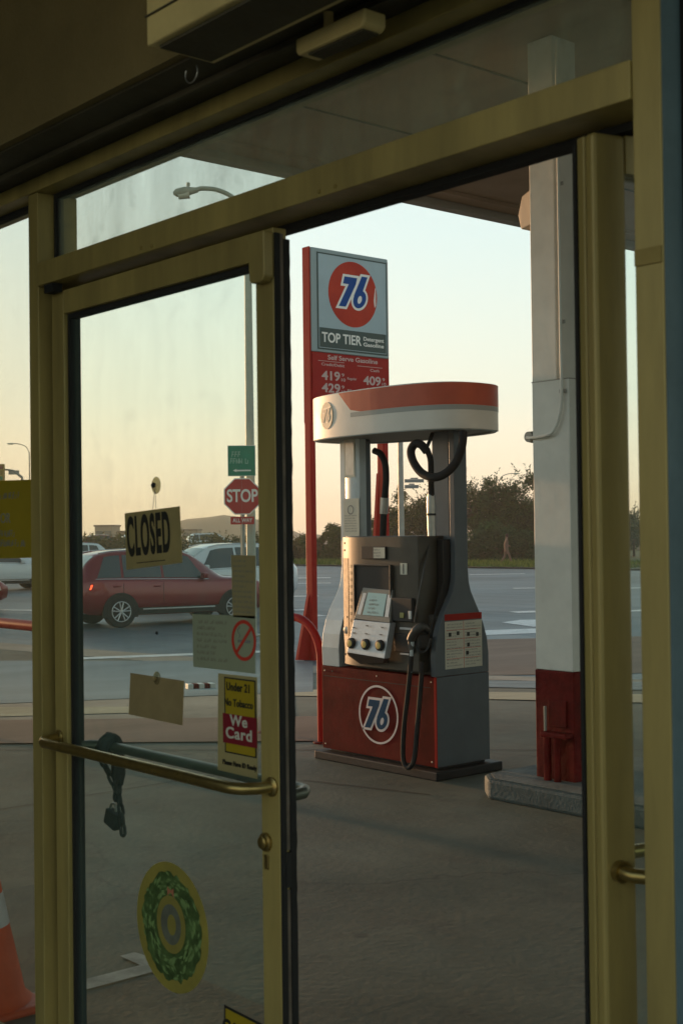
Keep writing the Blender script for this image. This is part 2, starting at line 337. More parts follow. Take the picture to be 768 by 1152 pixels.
def frame(O, U, N):
    U = Vector(U).normalized(); N = Vector(N).normalized(); V = N.cross(U)
    m = Matrix((U, V, N)).transposed().to_4x4(); m.translation = Vector(O); return m
def text(s, h, m, parent, fr, name='lettering', bold=0.0, align='CENTER', sx=1.0, ext=.0006, width=None, mirror=False, shear=0, sp=1.0):
    cu = bpy.data.curves.new('t', 'FONT'); cu.body = s; cu.size = h*1.38; cu.align_x = align; cu.align_y = 'CENTER'; cu.offset = bold*h; cu.extrude = ext; cu.shear = shear; cu.space_character = sp
    if width:
        tmp = bpy.data.objects.new('tmp', cu); COL.objects.link(tmp); bpy.context.view_layer.update(); w = tmp.dimensions.x; sx = width/w; bpy.data.objects.remove(tmp)
    return from_curve(name, cu, m, parent, fr @ Matrix.Diagonal((-sx if mirror else sx, 1, 1, 1)))
def polycurve(name, polys, m, parent, fr, offset=0, ext=.0006):
    cu = bpy.data.curves.new('p', 'CURVE'); cu.dimensions = '2D'; cu.fill_mode = 'BOTH'; cu.offset = offset; cu.extrude = ext
    for pl in polys:
        sp = cu.splines.new('POLY'); sp.points.add(len(pl)-1); sp.use_cyclic_u = True
        for i, (x, y) in enumerate(pl): sp.points[i].co = (x, y, 0, 1)
    return from_curve(name, cu, m, parent, fr)
def grow(pl, d):                        # outward parallel offset of a closed polygon
    A = sum(pl[i-1][0]*pl[i][1]-pl[i][0]*pl[i-1][1] for i in range(len(pl))); sg = 1 if A > 0 else -1
    out = []
    for i in range(len(pl)):
        p0, p1, p2 = Vector(pl[i-1]), Vector(pl[i]), Vector(pl[(i+1) % len(pl)])
        a = (p1-p0).normalized(); b = (p2-p1).normalized(); na = Vector((a.y, -a.x))*sg; nb = Vector((b.y, -b.x))*sg
        n = (na+nb); n = n/max(.35, n.dot(n)/2) if n.length > 1e-6 else na
        out.append(tuple(p1+n*d*1.0))
    return out
def ell(cx, cy, rx, ry, n=40, a0=0, a1=360): return [(cx+rx*math.cos(R(a0+(a1-a0)*k/n)), cy+ry*math.sin(R(a0+(a1-a0)*k/n))) for k in range(n)]
def numerals(fr, h, parent, mblue='bluelogo', mwhite='whitelogo', ow=.07, z=.0):
    sh = .30
    seven = [(0,.76),(0,1),(.60,1),(.60,.80),(.34,0),(.02,0),(.27,.76)]
    bowl = ell(.92,.30,.30,.30,30,70,-200)
    six = [(.80,1.08),(1.08,1.08),(.99,.60)] + bowl + [(.62,.42)]
    hole = ell(.925,.29,.10,.135,20)
    tr = lambda pl: [((x+sh*(y-.5)-.62)*h*.92, (y-.5)*h) for x, y in pl]
    s7, s6, ho = tr(seven), tr(six), tr(hole)
    up1 = fr @ Matrix.Translation((0,0,z)); up2 = fr @ Matrix.Translation((0,0,z+.0022))
    polycurve('numeral_outline', [grow(s7, ow*h)], mwhite, parent, up1)
    polycurve('numeral_outline', [grow(s6, ow*h)], mwhite, parent, fr @ Matrix.Translation((0,0,z+.0006)))
    polycurve('numeral_seven', [s7], mblue, parent, up2)
    polycurve('numeral_six', [s6, ho], mblue, parent, up2)
def lines_of_print(fr, w, h, rows, m, parent, seed=1, fill=.5, name='print', margin=.06):
    rnd = random.Random(seed); b = MB(); rh = h/rows; ch = rh*fill*1.25; cw = ch*.62; tk = max(ch*.17, .0005)
    def st(x0, y0, x1, y1):
        d = Vector((x1-x0, y1-y0)); d = d.normalized() if d.length else Vector((1,0)); n_ = Vector((-d.y, d.x))*tk/2
        b.add([fr@Vector((x0-n_.x,y0-n_.y,0)), fr@Vector((x1-n_.x,y1-n_.y,0)), fr@Vector((x1+n_.x,y1+n_.y,0)), fr@Vector((x0+n_.x,y0+n_.y,0))], [(0,1,2,3)])
    for r in range(rows):
        x = -w/2+w*margin+rnd.uniform(0,.12)*w*(r == 0); y = h/2-rh*(r+.5); lim = w/2-w*margin-rnd.choice((0,0,0,.15,.3))*w
        nl = rnd.randint(2,8)
        while x+cw < lim:
            if nl <= 0: x += cw*.9; nl = rnd.randint(2,8); continue
            q = ch/2; k = rnd.randint(0,5); e_ = x+cw*.72
            if k in (0,1,3): st(x, y-q, x, y+q)
            if k in (0,2): st(x, y+q, e_, y+q); st(x, y, e_, y)
            if k in (1,4): st(x, y-q, e_, y-q); st(e_, y-q, e_, y+q*.4)
            if k in (3,5): st(x, y+q*.3, e_, y-q*.8); st(e_, y-q, e_, y+q)
            if k in (2,5): st(x, y-q, x+cw*.3, y+q)
            x += cw; nl -= 1
    return b.build(name, m, parent)
def quad(fr, x0, x1, y0, y1, t=.001):
    return MB().prism([fr@Vector((x0,y0,0)), fr@Vector((x1,y0,0)), fr@Vector((x1,y1,0)), fr@Vector((x0,y1,0))], (fr.to_3x3()@Vector((0,0,1)))*t)
def flatpoly(fr, pl, t=.001): return MB().prism([fr@Vector((x,y,0)) for x, y in pl], (fr.to_3x3()@Vector((0,0,1)))*t)

# ------------------------------------------------------------------ ground
Sd = Vector((.39,.92)).normalized(); Nd = Vector((-Sd.y, Sd.x))       # street direction and its normal (away from the store)
def sheet(name, m, poly_fn, us, vs, dz, **kw):
    b = MB(); nv = len(vs)
    P = [poly_fn(u, v) for u in us for v in vs]
    pts = [Vector((p[0], p[1], gz(p[0], p[1])+dz)) for p in P]
    fs = [(i*nv+j, (i+1)*nv+j, (i+1)*nv+j+1, i*nv+j+1) for i in range(len(us)-1) for j in range(nv-1)]
    return b.add(pts, fs).build(name, m, None, smooth=True, **kw)
fr_ = lambda a, b, n: [a+(b-a)*i/n for i in range(n+1)]
def DL(D, l): return (fh.x*D + fh.y*l, -BACK+fh.y*D - fh.x*l)
Ds = fr_(-6,9,6)+fr_(9.5,20.5,22)+[24,40,90,200,500,1000]
sheet('ground', 'earth', DL, Ds, [-900,-300,-100,-40,-20,-10,0,10,20,40,100,300,900], -.06, kind='structure')
e0, e1 = gp(92,738), gp(590,766)
ed = (Vector((e1.x-e0.x, e1.y-e0.y))).normalized(); en = Vector((-ed.y, ed.x))
if en.dot(fh) < 0: en = -en
E0 = Vector((e0.x, e0.y))
def EL(a, b): p = E0+ed*a+en*b; return (p.x, p.y)
# forecourt: from the store front to the street edge
sheet('forecourt', 'conc', EL, fr_(-30,40,140), fr_(-22,0,66), 0.0, kind='structure')
sheet('gutter', 'walk', EL, fr_(-30,60,120), [0.0,.45,.9], .004, kind='structure')
sheet('street', 'asph', EL, fr_(-140,140,140), [.9,1.5,2,3,4,5,6,8,10,14,20,30,45,52], 0.0, kind='structure')
# joints in the forecourt slabs
jb = MB()
def strip(b, p, q, w, dz, n=24):
    p, q = Vector(p), Vector(q); d = (q-p); nn = Vector((-d.y, d.x)).normalized()*w/2
    for i in range(n):
        a, c = p+d*(i/n), p+d*((i+1)/n)
        b.add([Vector((*(v), gz(*v)+dz)) for v in (a-nn, c-nn, c+nn, a+nn)], [(0,1,2,3)])
j0, j1 = gp(20,908), gp(180,882)
jd = Vector((j1.x-j0.x, j1.y-j0.y)).normalized(); J0 = Vector((j0.x, j0.y))
strip(jb, J0-jd*4, J0+jd*1.9, .012, .004)
k0, k1 = gp(10,844), gp(40,844); kd = Vector((k1.x-k0.x, k1.y-k0.y)).normalized(); K0 = Vector((k0.x, k0.y))
strip(jb, K0-kd*4, K0+kd*6, .014, .004)
a0, a1 = gp(340,878), gp(470,893); A0 = Vector((a0.x,a0.y)); A1 = Vector((a1.x,a1.y))
strip(jb, A0, A1+(A1-A0)*.1, .012, .004)
jb.build('slab_joint', 'joint', None, kind='structure')
# painted markings on the street
def mark(px0, py0, px1, py1, w, n=6, name='road_marking', m='line'):
    w *= 1.5; p, q = gp(px0, py0), gp(px1, py1); b = MB(); strip(b, (p.x,p.y), (q.x,q.y), w, .006, n); return b.build(name, m, None, kind='structure')
for (a, b_, c, d, w) in [(330,650.5,372,650,.5),(330,656.5,372,656,.3),(528,646.5,590,645.5,.35),(330,671,358,670.5,.35),(330,686.5,353,685.8,.35),(331,694,364,692.5,.35),
                         (577,662,640,661,.3),(577,689,640,687,.38),(520,713,650,708,.75),(92,741,330,732,.25),(700,688,740,686,.3),(700,662,740,661,.3),(0,686,40,687,.3)]:
    mark(a, b_, c, d, w)
arrow = MB(); pts = [gp(564,700.5), gp(585,697.5), gp(650,697), gp(650,703), gp(600,705.5)]
arrow.add([Vector((p.x,p.y,gz(p.x,p.y)+.007)) for p in pts], [tuple(range(len(pts)))]).build('road_arrow', 'line', None, kind='structure')
# warm concrete driveway apron, left and right
sheet('driveway', 'walk', lambda u, v: ((lambda a, b_: (a.x+(b_.x-a.x)*u, a.y+(b_.y-a.y)*u))(gp(-60,798+38*v), gp(330,766+60*v))), fr_(0,1,30), fr_(0,1,8), .005, kind='structure')
def band(name, m, a, b_, dz, n=20):   # strip between two measured edges
    P = [gp(*a[0]), gp(*a[1])]; Q = [gp(*b_[0]), gp(*b_[1])]
    f0 = lambda u, v: ((P[0].x*(1-u)+P[1].x*u)*(1-v)+(Q[0].x*(1-u)+Q[1].x*u)*v, (P[0].y*(1-u)+P[1].y*u)*(1-v)+(Q[0].y*(1-u)+Q[1].y*u)*v)
    sheet(name, m, f0, fr_(0,1,n), fr_(0,1,6), dz, kind='structure')
M['pinkc'] = mat('reddish_concrete', (.34,.235,.175), .8, var=.3, vscale=1.2, stretch=(1,.3,1), bump=.2, bscale=30)  # warm pink also paints in low-sun streaks on the pavement
M['sandc'] = mat('sunlit_sandy_concrete', (.52,.46,.30), .8, var=.35, vscale=1.2, stretch=(1,.3,1), bump=.2, bscale=30)  # pale sandy tone also paints in the bands of sun glare
M['bluec'] = mat('fresh_asphalt', (.055,.075,.085), .5, var=.3, vscale=2)
band('street_band', 'pinkc', [(440,722),(780,715)], [(440,762),(780,757)], .009)
band('street_band', 'bluec', [(440,765),(780,768)], [(440,772),(780,778)], .009)
band('street_band', 'sandc', [(300,776),(780,783)], [(300,783),(780,793)], .009)
M['asph2'] = mat('pale_asphalt', (.135,.18,.195), .5, var=.35, vscale=.8, stretch=(1,.3,1), bump=.2, bscale=25)
band('street_band', 'asph2', [(-60,744),(352,744)], [(-60,795),(352,779)], .0095)
band('street_band', 'sandc', [(-60,797),(150,796)], [(-60,809),(150,803)], .010)
band('street_band', 'pinkc', [(-60,812),(430,806)], [(-60,838),(430,834)], .009)
kq0, kq1 = gp(212,776), gp(243,775); kb = empty('kerb_block', kq0, 'small red and white painted kerb stub seen right of the blank cardboard card', 'kerb')
kd_ = (kq1-kq0); kL = kd_.length; kd_.normalize(); kn_ = Vector((-kd_.y,kd_.x,0))
for i_, mm_ in enumerate(('white','red','white','red','white')):
    MB().obox(kq0+kd_*kL*(i_+.5)/5+kn_*.06+Vector((0,0,.03)), kd_*(kL/10-.001), kn_*.06, Vector((0,0,.035))).build('painted_block', mm_, kb, bevel=.01)
# store-side apron with white paint line
ap = MB().box(-3.86, 1.5, .12, .92, 0, .006); ap.build('store_apron', 'apron', None, kind='structure')
wl = MB(); wl.add([(-3.965,.12,.008),(-3.875,.12,.008),(-3.875,.93,.008),(-3.93,.93,.008),(-4.10,.90,.008),(-4.10,.84,.008),(-3.965,.84,.008)], [(0,1,2,3,4,5,6)])
wl.build('painted_line', mat('worn_line_paint', (.5,.52,.48), .7, var=.5, vscale=9), None, kind='structure')
# kerbed island under the column
isl = empty('kerb_island', (-4.6,4.1,0), 'raised concrete kerb island carrying the white canopy column', 'kerb')
ib = MB(); x0, x1, y0, y1 = -5.225, 1.0, 3.80, 5.0
pl = [(x0+.12,y0),(x1,y0),(x1,y1),(x0+.3,y1)] + [(x0+.0+.3*(1-math.cos(R(t)))*0+.0, y1-.25-(y1-y0-.35)*t/90) for t in (0,45,90)]
ib.prism([(x,y,0) for x, y in pl], (0,0,.115)).build('kerb_body', 'kerbside', isl, bevel=.02)
MB().prism([(x+(.03 if x < -4 else -.02), y+(.025 if y < 4.3 else -.025), .1165) for x, y in pl], (0,0,.003)).build('kerb_top', 'kerb', isl)

# ------------------------------------------------------------------ store building (camera stands inside)
bld = empty('store_building', (-1.5,-2.5,0), 'store interior with yellowish bulkhead and dark soffit above the glass door', 'building')
ZT = 2.383
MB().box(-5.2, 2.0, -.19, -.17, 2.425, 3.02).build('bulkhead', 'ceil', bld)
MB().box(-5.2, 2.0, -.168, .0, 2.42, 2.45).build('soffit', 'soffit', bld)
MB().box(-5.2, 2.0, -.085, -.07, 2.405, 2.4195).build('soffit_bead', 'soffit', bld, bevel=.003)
MB().box(-5.2, 2.0, .0, .16, 2.43, 3.3).build('outer_wall', 'ceil', bld)
MB().box(-5.2, 2.0, -2.5, -.192, 3.0, 3.1).build('ceiling', 'ceil', bld)
MB().box(-5.2, -3.3, -3.2, -3.1, 0, 3.1).build('sky_blocker_wall', 'soffit', bld)  # unseen partial wall, added to keep sky light off the left frame
MB().box(-5.3, -5.202, -4.5, .16, 0, 3.1).build('side_wall', 'ceil', bld)
MB().box(-5.2, 2.0, -8, -.0, -.05, .004).build('store_floor', 'floor', None, kind='structure')

# storefront frame
sf = empty('storefront_frame', (-2.1,.05,0), 'gold aluminium storefront frame with header bar, transom and sidelights', 'window frame')
X1, X2, X0, XR = -3.0597, -1.1987, -3.1105, -1.148
ZB, ZH = 2.139, 2.198; DEP = .114
def fbox(name, x0, x1, z0, z1, y0=0.0, y1=DEP, m='gold', bevel=.002): return MB().box(x0, x1, y0, y1, z0, z1).build(name, m, sf, bevel=bevel)
fbox('mullion', X0, X1, 0, ZT-.001); fbox('mullion', X2, XR, 0, ZT-.001)
fbox('header_bar', X1+.001, X2-.001, ZB, ZH, -.004, DEP)
fbox('top_rail', -5.2, 2.0, ZT, 2.419, -.006, DEP)
fbox('bottom_rail', -5.2, X0-.001, 0, .11); fbox('bottom_rail', XR+.001, 2.0, 0, .11)
fbox('mullion', -4.75, -4.70, .111, ZT-.001); fbox('mullion', .5, .55, .111, ZT-.001)
# gaskets and glass of transom and sidelights
def glazed(x0, x1, z0, z1, m, nm):
    g = MB()
    for (a, b_, c, d) in [(x0, x0+.012, z0, z1), (x1-.012, x1, z0, z1), (x0+.012, x1-.012, z0, z0+.012), (x0+.012, x1-.012, z1-.012, z1)]:
        g.box(a, b_, .046, .068, c, d)
    g.build(nm+'_gasket', 'rubber', sf)
    MB().box(x0+.004, x1-.004, .054, .060, z0+.004, z1-.004).build(nm+'_glass', m, sf)
glazed(X1, X2, ZH, ZT, 'glass_tr', 'transom')
glazed(-4.70, X0, .11, ZT, 'glass_side', 'sidelight'); glazed(XR, .5, .11, ZT, 'glass_side', 'sidelight')
# dark door stops under header and along jambs
st = MB(); st.box(X1+.002, X2-.002, .082, .112, ZB-.014, ZB-.001); st.build('header_stop', 'rubber', sf)
MB().box(X1+.001, X1+.016, .080, .112, 0, ZB-.015).build('jamb_stop', 'rubber', sf); MB().box(X2-.016, X2-.001, .086, .112, 0, ZB-.015).build('jamb_stop', 'rubber', sf)
for (px, py) in [(359,213.5),(377,207.5),(159,277),(171,275)]:
    p = on(1, -.004, px, py+2); MB().lathe([(.0045,0),(.0045,-.002),(.003,-.003)], (p.x, -.004, p.z), 12, 'y').build('screw', 'gold2', sf)
p = on(1, 0, 729, 289); MB().box(XR-.049, XR-.002, -.0035, -.0005, p.z-.011, p.z+.013).build('worn_label', 'gold2', sf)
MB().box(XR+.0005, XR+.003, .002, .0455, .001, ZT-.002).build('sky_tint_strip', mat('blue_sky_tint', (.12,.19,.225), .5, var=.2), sf)  # blue sky reflection on the jamb side, painted as a thin tinted strip
# threshold
MB().box(X1+.002, X2-.002, .005, .11, .005, .018).build('threshold', 'gold2', sf, bevel=.004)

# left door leaf (closed)
LX0, LX1 = on(1,.03,57.5,350).x+.004, on(1,.03,311.0,600).x
LY0, LY1, LZ1 = .030, .064, 2.122
dl = empty('glass_door', ((LX0+LX1)/2, .052, 0), 'closed narrow-stile glass door leaf with signs and a brass push bar', 'door')
SW = .061
gz0, gz1 = .16, 2.062
MB().box(LX0, LX0+SW, LY0, LY1, .012, LZ1).build('stile', 'gold', dl, bevel=.002)
MB().box(LX1-SW, LX1, LY0, LY1, .012, LZ1).build('stile', 'gold', dl, bevel=.002)
MB().box(LX0+SW+.0005, LX1-SW-.0005, LY0, LY1, gz1, LZ1).build('top_rail', 'gold', dl, bevel=.002)
MB().box(LX0+SW+.0005, LX1-SW-.0005, LY0, LY1, .012, gz0).build('bottom_rail', 'gold', dl, bevel=.002)
g = MB(); gx0, gx1 = LX0+SW, LX1-SW
for (a, b_, c, d) in [(gx0,gx0+.012,gz0,gz1),(gx1-.006,gx1,gz0,gz1),(gx0+.012,gx1-.006,gz0,gz0+.01),(gx0+.012,gx1-.006,gz1-.012,gz1)]: g.box(a,b_,.042,.064,c,d)
g.build('glazing_gasket', 'rubber', dl)
MB().box(gx0+.003, gx1-.003, .050, .056, gz0+.003, gz1-.003).build('glass_pane', 'glass_door', dl)
# meeting edge: weatherstrips and pale strip
rnd = random.Random(3)
w = MB(); w.box(LX1+.0005, LX1+.006, .031, .043, .02, 2.11); w.build('weatherstrip', 'rubber', dl)
w = MB(); N = 90
pts = []
for i in range(N+1):
    z = .02+2.08*i/N; pts.append((z, .068+rnd.uniform(-.0008,.0010)*(2.5 if rnd.random() < .12 else 1)))
for i in range(N):
    (za, ya), (zb_, yb) = pts[i], pts[i+1]
    w.add([(LX1+.0005,.053,za),(LX1+.0005,.053,zb_),(LX1+.006,.053,zb_),(LX1+.006,.053,za),(LX1+.0005,ya,za),(LX1+.0005,yb,zb_),(LX1+.006,yb,zb_),(LX1+.006,ya,za)],[(0,1,2,3),(4,7,6,5),(0,4,5,1),(1,5,6,2),(2,6,7,3),(0,3,7,4)])
w.build('weatherstrip', 'rubber', dl)
M['edges'] = mat('worn_edge', (.20,.16,.125), .6, var=.5, vscale=12)
MB().box(LX1+.0005, LX1+.004, .0435, .0525, .86, 2.11).build('edge_strip', 'edges', dl)
MB().box(LX1+.0005, LX1+.0035, .0435, .0525, .02, .78).build('edge_strip', 'edges', dl)
MB().box(LX1+.0005, LX1+.007, .040, .0525, .785, .855).build('latch_bolt', 'trim', dl)
# latch housing at the top corner
h0 = on(1, .005, 278.5, 267); h1 = on(1, .005, 282.5, 316)
hx0 = on(1,.01,280,290).x; hx1 = LX1+.002
MB().prism([(hx0,.0290,2.112),(hx1,.0290,2.112),(hx1,.0290,2.020),(hx1-.01,.0290,2.010),(hx0+.012,.0290,2.010),(hx0+.006,.0290,2.018)], (0,-.024,0)).build('latch_housing', 'gold', dl, bevel=.003)
# lock cylinder
lk = on(1, .03, 300, 947)
lc = MB().lathe([(.019,.0295),(.019,.024),(.013,.022),(.013,.016),(.011,.0145)], (lk.x, 0, lk.z), 24, 'y').build('lock_cylinder', 'brass', dl, smooth=True)
MB().box(lk.x-.006, lk.x+.008, .0265, .0295, lk.z-.056, lk.z-.026).build('lock_plate', 'brass', dl, bevel=.002)
# push bar inside, pull bar outside
zb_ = on(1, -.045, 140, 859).z
bx0, bx1 = LX0+.022, LX1-.024
arc = [(bx0,.030,zb_+.002),(bx0+.004,.0,zb_+.002),(bx0+.02,-.025,zb_+.002)]+[(bx0+.05+(bx1-bx0-.1)*t/8,-.04,zb_+.002-.002*t/8) for t in range(9)]+[(bx1-.022,-.028,zb_),(bx1-.005,-.002,zb_),(bx1,.030,zb_)]
MB().tube(arc, .0125, 16).build('push_bar', 'brass', dl, smooth=True)
MB().lathe([(.02,.0295),(.02,.026),(.014,.022)], (bx1,0,zb_), 20, 'y').build('bar_flange', 'brass', dl, smooth=True)
MB().lathe([(.02,.0295),(.02,.026),(.014,.022)], (bx0,0,zb_+.002), 20, 'y').build('bar_flange', 'brass', dl, smooth=True)
zo = on(1, .14, 100, 834).z
arc = [(bx0,.075,zo),(bx0+.006,.115,zo),(bx0+.03,.138,zo),(bx0+.05,.14,zo),(bx1-.05,.14,zo),(bx1-.03,.138,zo),(bx1-.006,.115,zo),(bx1,.075,zo)]
MB().tube(arc, .0125, 16).build('pull_bar', mat('weathered_bar', (.13,.15,.12), .4, .6), dl, smooth=True)
# header-mounted little block above the leaf
MB().box(X1+.03, X1+.075, .001, .028, ZB-.022, ZB-.001).build('door_stop_block', 'rubber', sf)

# right door leaf (standing open)
Apt = on(1, .045, 654.5, 600); th = R(-15); ev = Vector((math.cos(th), math.sin(th), 0)); lv = Vector((-math.sin(th), math.cos(th), 0)); A = Vector((Apt.x, Apt.y, 0))
dr = empty('glass_door', A, 'open glass door leaf seen edge-on beside the right jamb', 'door')
def lbox(e0, e1, l0, l1, z0, z1):
    c = A + ev*(e0+e1)/2 + lv*(l0+l1)/2; c.z = (z0+z1)/2
    return MB().obox(c, ev*(e1-e0)/2, lv*(l1-l0)/2, Vector((0,0,(z1-z0)/2)))
TH = .044
lbox(0, .0195, 0, .056, .012, LZ1).build('stile', 'gold', dr, bevel=.003)
lbox(.0205, TH, .0, .062, .012, LZ1).build('stile', 'gold', dr, bevel=.006)
lbox(-.009, -.0005, -.002, .03, .02, LZ1-.01).build('weatherstrip', 'rubber', dr)
lbox(0, TH, .84, .896, .012, LZ1).build('stile', 'gold', dr, bevel=.002)
lbox(0, TH, .063, .839, gz1, LZ1).build('top_rail', 'gold', dr); lbox(0, TH, .063, .839, .012, gz0).build('bottom_rail', 'gold', dr)
lbox(.019, .025, .06, .842, gz0, gz1).build('glass_pane', 'glass_door', dr)
zr = .968
pp = lambda e, l, z=zr: A + ev*e + lv*l + Vector((0,0,z))
MB().tube([pp(TH+.001,.028), pp(TH+.035,.03), pp(TH+.058,.05), pp(TH+.064,.08), pp(TH+.064,.80), pp(TH+.058,.83), pp(TH+.001,.87)], .0115, 14).build('pull_bar', 'brass', dr, smooth=True)
MB().tube([pp(TH+.0005,.028), pp(TH+.012,.0285)], .017, 18).build('bar_flange', 'brass', dr, smooth=True)
MB().tube([pp(-.001,.03), pp(-.04,.05), pp(-.045,.08), pp(-.045,.80), pp(-.001,.86)], .0115, 14).build('push_bar', 'brass', dr, smooth=True)

# box and sensor over the door
q = on(1, -.34, 165, 52); bxx = q.x; bz = q.z
bo = empty('wall_box', (bxx+.4, -.25, bz), 'cream metal cabinet fixed to the bulkhead above the closed door', 'cabinet')
MB().box(bxx, bxx+.95, -.34, -.194, bz, bz+.42).build('cabinet_body', 'boxm', bo, bevel=.004)
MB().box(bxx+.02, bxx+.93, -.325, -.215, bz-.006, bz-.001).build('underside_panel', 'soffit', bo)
MB().box(bxx-.0, bxx+.95, -.3435, -.3405, bz+.05, bz+.053).build('seam', 'soffit', bo)
hk = on(1, -.25, 200, 66)
MB().tube([(hk.x+.02*math.cos(R(t)), -.22, bz-.012+.018*math.sin(R(t))) for t in range(150, 400, 20)], .0012, 6).build('wire_loop', 'steel', bo)
q0, q1 = on(1, -.11, 342, 40), on(1, -.11, 420, 45)
so = empty('motion_sensor', ((q0.x+q1.x)/2, -.11, q1.z), 'small cream door sensor hanging from the soffit right of the cabinet', 'sensor')
qx0, qx1 = q0.x, q1.x; qz = (q0.z+q1.z)/2-.008
MB().prism([(qx0,-.13,qz+.004),(qx0+.008,-.132,qz-.004),(qx1-.008,-.132,qz-.004),(qx1,-.13,qz+.004),(qx1,-.13,qz+.028),(qx0,-.13,qz+.028)], (0,.05,0)).build('sensor_body', 'boxm', so, bevel=.004)
MB().box(qx0+.03, qx1-.01, -.125, -.09, qz-.008, qz-.0045).build('sensor_lens', 'soffit', so)
MB().tube([((qx0+qx1)/2-.03,-.105,qz+.0285),((qx0+qx1)/2-.03,-.105,2.419)], .009, 12).build('bracket', 'boxm', so)

# ------------------------------------------------------------------ notices on the door glass
GI = .0488      # just inside the pane
def onG(px, py): return on(1, GI, px, py)
def hang(name, quadpx, label, cat, m, th_=.0015, group=None):
    P = [onG(*p) for p in quadpx]
    root = empty(name, P[0], label, cat, group)
    MB().prism([Vector((p.x, GI-th_, p.z)) for p in P], (0,th_,0)).build('card', m, root)
    return root, P
def glassframe(P, y=None):
    c = sum(P, Vector())/4; U = ((P[1]-P[0])+(P[2]-P[3])); U.y = 0
    return frame((c.x, GI-.0022 if y is None else y, c.z), U, (0,-1,0)), ((P[1]-P[0]).length+(P[2]-P[3]).length)/2, ((P[3]-P[0]).length+(P[2]-P[1]).length)/2
cs, P = hang('closed_sign', [(141,577.5),(202.5,569.5),(205.5,633),(143,641)], 'tan card reading CLOSED hung on the closed door', 'sign', 'closed')
f, w_, h_ = glassframe(P)
text('CLOSED', h_*.70, 'ink', cs, f @ Matrix.Translation((-w_*.07,.005,0)), bold=.042, width=w_*.78, sp=1.16)
quad(f, -w_*.30, w_*.22, -h_*.42, -h_*.405, .0004).build('underline', 'ink', cs)
hp = onG(175, 573); cu = onG(176, 546)
MB().tube([(hp.x+.004,GI-.001,hp.z+.002),(cu.x,GI-.004,cu.z-.004),(hp.x-.010,GI-.001,hp.z)], .0007, 5).build('string', 'greyink', cs)
def cup(px, py, r, label):
    c = onG(px, py); o = empty('suction_cup', (c.x, GI, c.z), label, 'suction cup', 'suction cups on the door glass')
    MB().lathe([(r,-.0004),(r*.9,-.002),(r*.5,-.005)], (c.x,GI,c.z), 24, 'y').build('cup', 'cupm', o, smooth=True)
    MB().lathe([(r*.28,-.0051),(r*.32,-.009),(r*.2,-.012)], (c.x,GI,c.z), 14, 'y').build('knob', 'trim' if py < 600 else 'card', o, smooth=True)
cup(176,546,.020,'clear suction cup holding the closed sign by a string'); cup(177,763,.016,'clear suction cup at the top of the blank cardboard card')
cb, P = hang('cardboard_card', [(147.5,757),(207.5,766),(205.5,816),(145.5,803.5)], 'blank brown cardboard card hanging below the closed sign', 'card', 'card')
sp = onG(177,712); MB().lathe([(.004,-.0002),(.0035,-.003),(.0015,-.004)], (sp.x,GI,sp.z), 10, 'y').build('adhesive_hook', 'trim', None, label='tiny dark stuck-on hook on the glass between the hanging cards', cat='hook')
GO = .0575     # outside face of the pane
def paper(name, quadpx, label, cat, m, y=GI-.001):
    P = [on(1, y, *p) for p in quadpx]; root = empty(name, P[0], label, cat)
    MB().prism([Vector((p.x, y, p.z)) for p in P], (0,.0008,0)).build('sheet', m, root)
    return root, P
tn, P = paper('notice', [(260,624.5),(287,625),(287,696),(262,694)], 'tan sheet of faint print at the door edge above the no smoking notice', 'notice', 'tan')
f, w_, h_ = glassframe(P, GI-.0016); lines_of_print(f, w_, h_*.9, 11, 'faint', tn, 3, .35)
ns, P = paper('notice', [(216.5,691),(287,693),(287,758),(217.5,750)], 'pale green no smoking notice with a red barred cigarette circle', 'notice', backlit(mat('pale_green_paper', (.46,.50,.36), .8, var=.1), .4))
f, w_, h_ = glassframe(P, GI-.0016)
c_ = onG(275,720.5); fc = frame((c_.x, GI-.0018, c_.z), (1,0,0), (0,-1,0)); rr = .043
polycurve('prohibition_ring', [ell(0,0,rr,rr,48), ell(0,0,rr*.83,rr*.83,48)], 'redink', ns, fc)
MB().prism([fc@Vector(p) for p in [(-rr*.62,-rr*.52,.0003),(-rr*.50,-rr*.64,.0003),(rr*.62,rr*.52,.0003),(rr*.50,rr*.64,.0003)]], (0,-.0004,0)).build('prohibition_bar', 'redink', ns)
quad(fc, -rr*.5, rr*.55, -rr*.12, rr*.02, .0002).build('cigarette', 'greyink', ns)
MB().tube([fc@Vector((-rr*.42+.004*math.sin(t*1.3), rr*.1+t*.0042, -.0002)) for t in range(7)], .0009, 5).build('smoke', 'greyink', ns)
lines_of_print(f @ Matrix.Translation((-w_*.17,h_*.02,0)), w_*.58, h_*.8, 7, 'faint', ns, 9, .42)
wc, P = paper('notice', [(245.5,757.5),(289,762),(289.5,876.5),(245,866)], 'yellow and maroon age check poster reading We Card', 'poster', backlit(mat('cream_paper', (.52,.44,.21), .75), .35))
f, w_, h_ = glassframe(P, GI-.0014); Fz = lambda z: f @ Matrix.Translation((0.006,0,z))
quad(Fz(0), -w_*.36, w_*.44, -h_*.30, h_*.47, .0002).build('border', 'ink', wc)
quad(Fz(.0004), -w_*.33, w_*.41, -h_*.285, h_*.455, .0002).build('yellow_field', 'yellowb', wc)
quad(Fz(.0008), -w_*.40, w_*.46, -h_*.20, h_*.10, .0002).build('maroon_band', 'maroon', wc)
